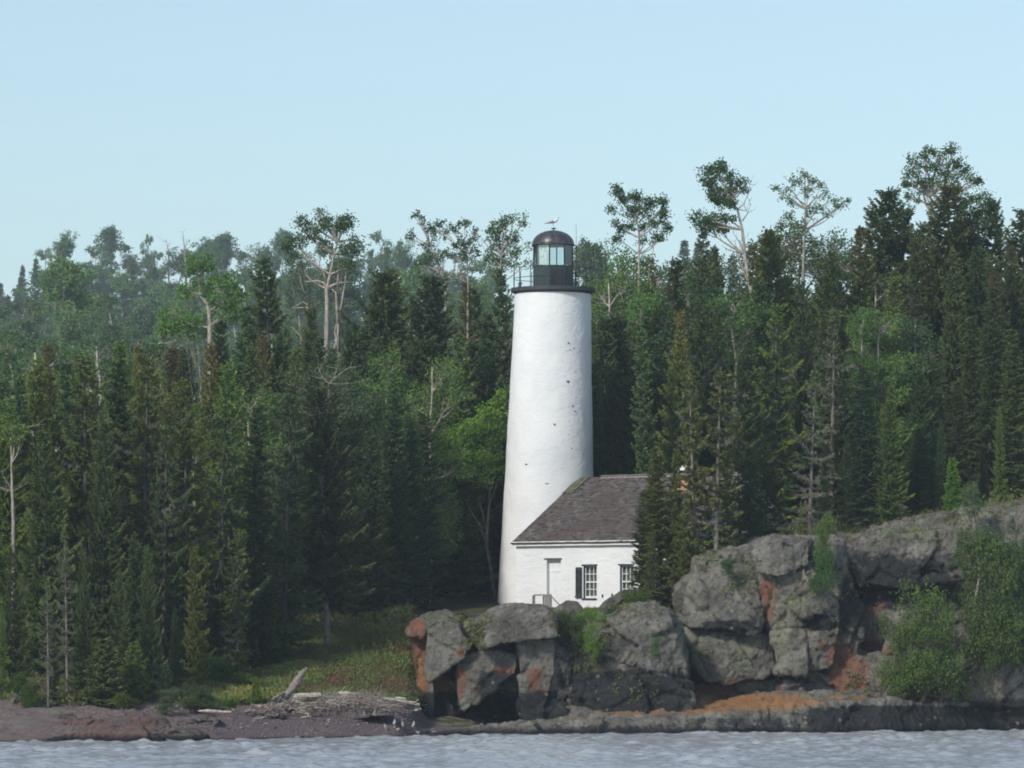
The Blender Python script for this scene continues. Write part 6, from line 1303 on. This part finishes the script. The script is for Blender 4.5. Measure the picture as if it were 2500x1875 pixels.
VV = np.array(VV); k = 12; n = len(VV) * k; C = np.repeat(VV, k, 0) + rs.normal(0, .07, (n, 3)); D = rs.normal(size=(n, 3)) * .7 + np.array([0, 0, .6]); D /= np.linalg.norm(D, axis=1)[:, None]
V, Q, T = blades(C, D, .10, .045, rs, np.clip(np.repeat(TT_, k) + rs.normal(0, .1, n), 0, 1), False)
tag(link_mesh('ledge_tufts', mesh_np('ledge_tufts', V, Q, T), M['bank']), kind='stuff', label='small tufts of grass and moss in the cracks of the rocks', cat='ground cover')
# pebbles of the beach
x = rs.uniform(-15, -2.6, 9000); y = rs.uniform(167, 184, 9000); z = ground(x, y); k = (z > .03) & (z < 1.2); x, y, z = x[k], y[k], z[k]; n = len(x)
s_ = rs.exponential(.014, n) + .014; base = np.array([[1, 0, 0], [0, 1, 0], [-1, 0, 0], [0, -1, 0], [0, 0, .7], [0, 0, -.5]]); V = []
for b in base: V.append(np.stack([x + b[0] * s_ * rs.uniform(.7, 1.3, n), y + b[1] * s_, z + b[2] * s_ + s_ * .2], 1))
V = np.stack(V, 1).reshape(-1, 3); fc = np.array([[0, 1, 4], [1, 2, 4], [2, 3, 4], [3, 0, 4], [1, 0, 5], [2, 1, 5], [3, 2, 5], [0, 3, 5]])
Q = (np.arange(n)[:, None, None] * 6 + fc[None]).reshape(-1, 3)
t = NT('pebble_stone'); a_ = t.attr('tint'); M['pebble'] = t.pbr(t.mix(a_, (0.10, 0.075, 0.08), (0.34, 0.29, 0.28)), .85)
tag(link_mesh('pebbles', mesh_np('pebbles', V, Q, np.repeat(rs.rand(n) ** 2, 8)), M['pebble']), kind='stuff', label='loose reddish pebbles of the beach', cat='gravel')

# ------------------------------------------------------------------ driftwood
def log(label, pts, w, name='driftwood_log', mat='drift', n=9, stubs=0, seed=0, dz=0.0):
    """pts: (px, py, distance); w: radii"""
    rd = random.Random(seed); q = [P(*p) for p in pts]; c = sum(q, Vector()) / len(q); e = empty(name, (c.x, c.y, c.z - w[0])); tag(e, label, 'driftwood', 'driftwood on the beach')
    pts_ = []
    for i in range(len(q) - 1):
        for k in range(4): pts_.append(q[i].lerp(q[i + 1], k / 4))
    pts_.append(q[-1]); L = len(pts_)
    rad = [np.interp(i / (L - 1), np.linspace(0, 1, len(w)), w) for i in range(L)]
    pts_ = [p + Vector((rd.uniform(-1, 1), rd.uniform(-1, 1), rd.uniform(-1, 1))) * .012 - e.location for p in pts_]
    m = MB(); m.tube(pts_, rad, n, True, rd.uniform(.0, .5), .14); m.build('trunk', M[mat], e, False)
    for i in range(stubs):
        p = pts_[rd.randint(1, L - 2)]; m = MB(); dv = Vector((rd.uniform(-.3, .3), rd.uniform(-.3, .1), rd.uniform(.05, .3)))
        m.tube([p, p + dv * .5, p + dv + Vector((0, 0, .04))], [rad[0] * .4, rad[0] * .25, .008], 5, True, .3); m.build('branch_stub', M[mat], e)
    return e
log('long thin pale driftwood pole lying along the top of the beach', [(578, 1729, 176.4), (612, 1725, 176.5), (650, 1723, 176.6), (700, 1727, 176.8)], [.02, .05, .055, .05], seed=1)
log('thick pale driftwood log behind the long thin pole', [(688, 1701, 179.0), (735, 1699, 179.2), (782, 1697, 179.4)], [.10, .115, .10], seed=2)
log('short clean whitish log on top of the brush heap', [(828, 1692, 179.0), (850, 1693, 179.0), (872, 1696, 179.0)], [.055, .06, .05], seed=3)
log('leaning weathered driftwood stump with twisted grooved trunk against the grass bank', [(676, 1718, 178.6), (700, 1696, 178.9), (722, 1668, 179.3), (735, 1645, 179.7), (750, 1632, 180.0)], [.05, .12, .14, .10, .06], seed=4, stubs=4, mat='twig')
log('gnarled root end of the leaning stump lying to its left', [(662, 1709, 178.4), (680, 1698, 178.5), (694, 1690, 178.8)], [.03, .06, .04], seed=5, stubs=2, mat='twig')
log('white short log lying on red shelf at the left end of the beach', [(484, 1736, 174.2), (510, 1736, 174.2), (540, 1738, 174.3), (564, 1739, 174.4)], [.03, .06, .055, .04], seed=6)
log('pale slanted plank shaped log in front of the brush heap', [(720, 1732, 176.8), (742, 1728, 176.9), (766, 1723, 177.0)], [.03, .05, .04], seed=7)
log('long log sloping down toward the orange rock face', [(920, 1704, 180.0), (965, 1710, 180.2), (1000, 1716, 180.4), (1024, 1720, 180.4)], [.06, .07, .07, .055], seed=8)
log('short bright log above the long sloping one near the orange rock', [(965, 1703, 181.0), (990, 1706, 181.0)], [.04, .04], seed=9)
log('small bright driftwood piece touching the base of the orange rock', [(1012, 1734, 179.0), (1027, 1731, 179.0)], [.035, .035], seed=10)
log('grey log half buried left of the red stone on the beach', [(870, 1706, 180.5), (905, 1703, 180.6), (935, 1706, 180.6)], [.05, .06, .04], seed=11, mat='twig')
log('crooked pale branch arching in front of the brush heap', [(726, 1738, 176.3), (740, 1735, 176.3), (752, 1741, 176.2), (754, 1750, 176.0)], [.015, .025, .02, .012], seed=12)
log('curved pale stick lying flat in front of the brush heap', [(735, 1752, 175.5), (745, 1750, 175.5), (758, 1749, 175.6)], [.012, .022, .018], seed=13)
log('two pronged pale stick standing out of the brush heap', [(911, 1745, 177.2), (918, 1728, 177.5), (925, 1712, 178.0)], [.014, .016, .018], seed=14, stubs=1)
log('thin leaning stick beside the two pronged one', [(890, 1745, 177.2), (887, 1730, 177.5), (884, 1715, 178.0)], [.012, .014, .016], seed=15)
log('pale forked stick on the gravel left of the brush heap', [(622, 1735, 176.0), (632, 1740, 175.9), (643, 1746, 175.7)], [.012, .02, .018], seed=16)
log('bright stick standing beside the dark rounded stone', [(680, 1736, 176.0), (685, 1743, 175.9), (688, 1750, 175.7)], [.02, .026, .02], seed=17)
log('crooked pale branch on top of the heap by the thick log', [(700, 1715, 178.0), (716, 1718, 178.0), (732, 1713, 178.1), (744, 1718, 178.0)], [.018, .025, .03, .015], seed=18)
rock('beach_mound', [B([(690, 1752), (720, 1734), (790, 1720), (850, 1708), (880, 1712), (930, 1724), (965, 1748), (800, 1765)], 177.4, 2.2, .1)], .06, 'low mound of earth and gravel under the twig heap', 'mound', [], .3, 3, None, 51, mat='redrock')
t = NT('heap_wood'); a_ = t.attr('tint'); M['heap'] = t.pbr(t.mix(t.ramp(a_, 1.2, 1.8), t.mix(a_, (0.30, 0.24, 0.22), (0.15, 0.11, 0.10)), (0.42, 0.37, 0.32)), .9)
# heap of small broken twigs, dropped where it lies
dg = bpy.context.evaluated_depsgraph_get(); dg.update()
def hit(px, py):
    d = Vector(((px - 1250) / F, 1, (HOR - py) / F)).normalized(); ok, loc, nor, ix, ob, mt = SC.ray_cast(dg, Vector((0, 0, CH)), d, distance=230)
    return loc if ok else None
m = MB(); rd = random.Random(8)
for i in range(1100):
    u = rd.random(); px = np.interp(u, [0, .25, .6, .85, 1], [610, 700, 840, 930, 1030]) + rd.uniform(-20, 20)
    top = np.interp(px, [600, 700, 760, 850, 900, 940, 1030], [1732, 1716, 1706, 1696, 1700, 1710, 1722]); py = top + (np.interp(px, [600, 800, 900, 1030], [1746, 1738, 1738, 1742]) - top) * rd.random() ** 1.2
    c = hit(px, py)
    if c is None: continue
    c = c + Vector((0, -.03, rd.uniform(.0, .07))); L = rd.uniform(.06, .42)
    d = Vector((rd.gauss(0, 1), rd.gauss(0, .6), rd.gauss(0, .4))).normalized() * L * .5; w = rd.uniform(.005, .014)
    mid = c + Vector((rd.uniform(-.03, .03), 0, rd.uniform(-.02, .05))); m.tube([c - d, mid, c + d], [w, w * 1.1, w * .5], 4, True, rd.random() ** 2)
for i in range(230):
    px = rd.gauss(0, 1) * 75 + 800 if i % 3 else rd.uniform(600, 1030); px = min(max(px, 600), 1030)
    top = np.interp(px, [600, 700, 760, 850, 900, 940, 1030], [1732, 1716, 1706, 1696, 1700, 1710, 1722]); c = hit(px, top + rd.random() ** 1.6 * 34)
    if c is None: continue
    L = rd.uniform(.2, .7); d = Vector((rd.gauss(0, 1), rd.gauss(0, .5), rd.gauss(0, .22))).normalized() * L * .5; w = rd.uniform(.008, .018); c = c + Vector((0, -.04, rd.uniform(.02, .14)))
    m.tube([c - d, c + Vector((0, 0, rd.uniform(-.03, .04))), c + d], [w, w, w * .5], 5, True, 1.6 + rd.random() * .4)
tag(m.build('twig_heap', M['heap']), kind='stuff', label='heap of broken grey and reddish twigs washed up on the beach', cat='brushwood')
m = MB()
for i in range(330):
    px = rd.uniform(870, 940) if i % 3 else rd.uniform(760, 900); c = hit(px, rd.uniform(1702, 1738)) 
    if c is None: continue
    d = Vector((rd.gauss(0, .6), rd.gauss(0, .4), abs(rd.gauss(.6, .4)))).normalized() * rd.uniform(.15, .5)
    m.tube([c, c + d * .6 + Vector((rd.uniform(-.04, .04), 0, 0)), c + d], [.010, .008, .005], 4, False, rd.random() * .4)
tag(m.build('dead_brush', M['twig']), kind='stuff', label='tangle of thin dead branches standing in the twig heap', cat='brushwood')

# ------------------------------------------------------------------ birds
def bird(name, label, group, foot, s, heading, cols, pose='gull', tilt=0.0):
    """one continuous lofted body; wings, bill and legs are its parts"""
    e = empty(name, foot, heading); tag(e, label, 'bird', group); e.scale = (s, s, s)
    legl = .11
    if pose == 'gull': sec = [(-.30, .165, .006, .004), (-.24, .172, .022, .012), (-.17, .185, .045, .030), (-.08, .205, .066, .052), (.0, .225, .074, .066), (.07, .245, .070, .066), (.12, .275, .052, .050), (.145, .315, .036, .036), (.155, .345, .036, .038), (.165, .368, .034, .034), (.175, .388, .022, .020), (.178, .398, .004, .004)]
    else: sec = [(-.16, .12, .006, .004), (-.12, .13, .03, .018), (-.06, .15, .06, .045), (.0, .18, .075, .065), (.045, .22, .072, .065), (.07, .27, .055, .052), (.075, .32, .036, .036), (.085, .36, .032, .034), (.10, .385, .036, .034), (.115, .40, .024, .022), (.12, .408, .004, .004)]
    n = 14; V = []; Fs = []
    for i, (x, z, ry, rz) in enumerate(sec):
        a = sec[max(0, i - 1)]; b = sec[min(len(sec) - 1, i + 1)]; t = Vector((b[0] - a[0], 0, b[1] - a[1])).normalized(); u = Vector((-t.z, 0, t.x))
        for k in range(n): an = 2 * math.pi * k / n; V.append((x + u.x * math.cos(an) * rz, math.sin(an) * ry, z + u.z * math.cos(an) * rz))
    for i in range(len(sec) - 1):
        for k in range(n): Fs.append((i * n + k, i * n + (k + 1) % n, (i + 1) * n + (k + 1) % n, (i + 1) * n + k))
    Fs += [tuple(range(n - 1, -1, -1)), tuple((len(sec) - 1) * n + k for k in range(n))]
    me = bpy.data.meshes.new('body'); me.from_pydata(V, [], Fs); me.update(); body = link_mesh('body', me, M[cols[0]], e, True)
    md = body.modifiers.new('s', 'SUBSURF'); md.levels = 1; md.render_levels = 1
    for sg in (1, -1):
        m = MB(); sec2 = [(-.33, .160, .004), (-.24, .178, .030), (-.12, .205, .055), (.0, .235, .058), (.07, .250, .035), (.09, .255, .005)]
        if pose != 'gull': sec2 = [(-.17, .125, .004), (-.10, .15, .03), (-.02, .19, .05), (.03, .225, .03), (.045, .23, .005)]
        vs = []
        for x, z, h in sec2:
            yy = sg * (.062 + (.018 if -.2 < x < .05 else -.03)); vs += [(x, yy, z + h * .7), (x, yy * 1.12, z), (x, yy, z - h * .7), (x, yy * .6, z)]
        q = [(4 * i + k, 4 * i + (k + 1) % 4, 4 * i + 4 + (k + 1) % 4, 4 * i + 4 + k) for i in range(len(sec2) - 1) for k in range(4)] + [(3, 2, 1, 0), tuple(4 * (len(sec2) - 1) + k for k in range(4))]
        m.add(vs, q); m.build('wing', M[cols[1]], e, True)
        m = MB(); m.tube([(.0, sg * .03, .17), (.005, sg * .032, .08), (.0, sg * .032, .008)], [.012, .006, .006], 5); m.tube([(-.01, sg * .032, .006), (.05, sg * .034, .006)], [.008, .010], 4); m.build('leg', M['bill'], e)
    hx, hz = sec[-1][0], sec[-2][1] - .02; m = MB(); m.tube([(hx - .015, 0, hz), (hx + .035, 0, hz - .003), (hx + .055, 0, hz - .014)], [.013, .008, .002], 6); m.build('bill', M['bill'], e)
    if len(cols) > 2:
        z0 = sec[-3][1]; m = MB(); m.lathe([(.004, .042), (.028, .034), (.040, .010), (.040, -.01), (.034, -.03), (.026, -.034)], 12, (sec[-3][0] + .002, 0, z0 - .004), closed=True); m.build('head_feathers', M[cols[2]], e, True)
    for sg in (1, -1):
        m = MB(); m.lathe([(.001, -.006), (.006, 0), (.001, .006)], 6, (hx - .02, sg * .028, hz + .008)); m.build('eye', M['black'], e)
    return e
top = P(1350.5, 562.4, TY); bird('gull', 'white gull with grey wings perched on top of the lighthouse dome', None, (top.x + .0, TY, top.z + .10), 1.16, 0.0, ('gull_white', 'gull_grey'))
for (px, py, h, lb_) in [(943, 1784, 2.9, 'round merganser resting lowest on the gravel, leftmost of the four birds'), (963, 1774, 1.4, 'merganser standing upright next to the resting bird on the gravel'), (983, 1780, 1.7, 'tallest of the standing mergansers, second bird from the orange rock'), (1009, 1780, 1.2, 'merganser standing closest to the orange rock')]:
    Y = 176.2
    for _ in range(30):
        p = P(px, py, Y); Y = Y + (p.z - gz(p.x, Y)) * 3.0 if abs(p.z - gz(p.x, Y)) > .005 else Y; Y = min(max(Y, 174), 184)
    p = P(px, py, Y); bird('merganser', lb_, 'mergansers on the beach', (p.x, Y, gz(p.x, Y) - .01), .78 if px > 950 else .68, h, ('gull_grey', 'brownf', 'brownf'), 'duck')

# ------------------------------------------------------------------ haze: one even box of air round everything
hz = MB(); hz.box2((-440, -60, -8), (440, 1340, 108))
t = NT('haze_air'); pv = t.n('ShaderNodeVolumePrincipled'); pv.inputs['Color'].default_value = (0.80, 0.90, 1.0, 1); pv.inputs['Density'].default_value = 0.00030
pv.inputs['Anisotropy'].default_value = 0.2; t.l(pv.outputs[0], t.out.inputs['Volume'])
tag(hz.build('haze', t.m), kind='stuff', label='thin pale blue haze over lake and forest', cat='haze')
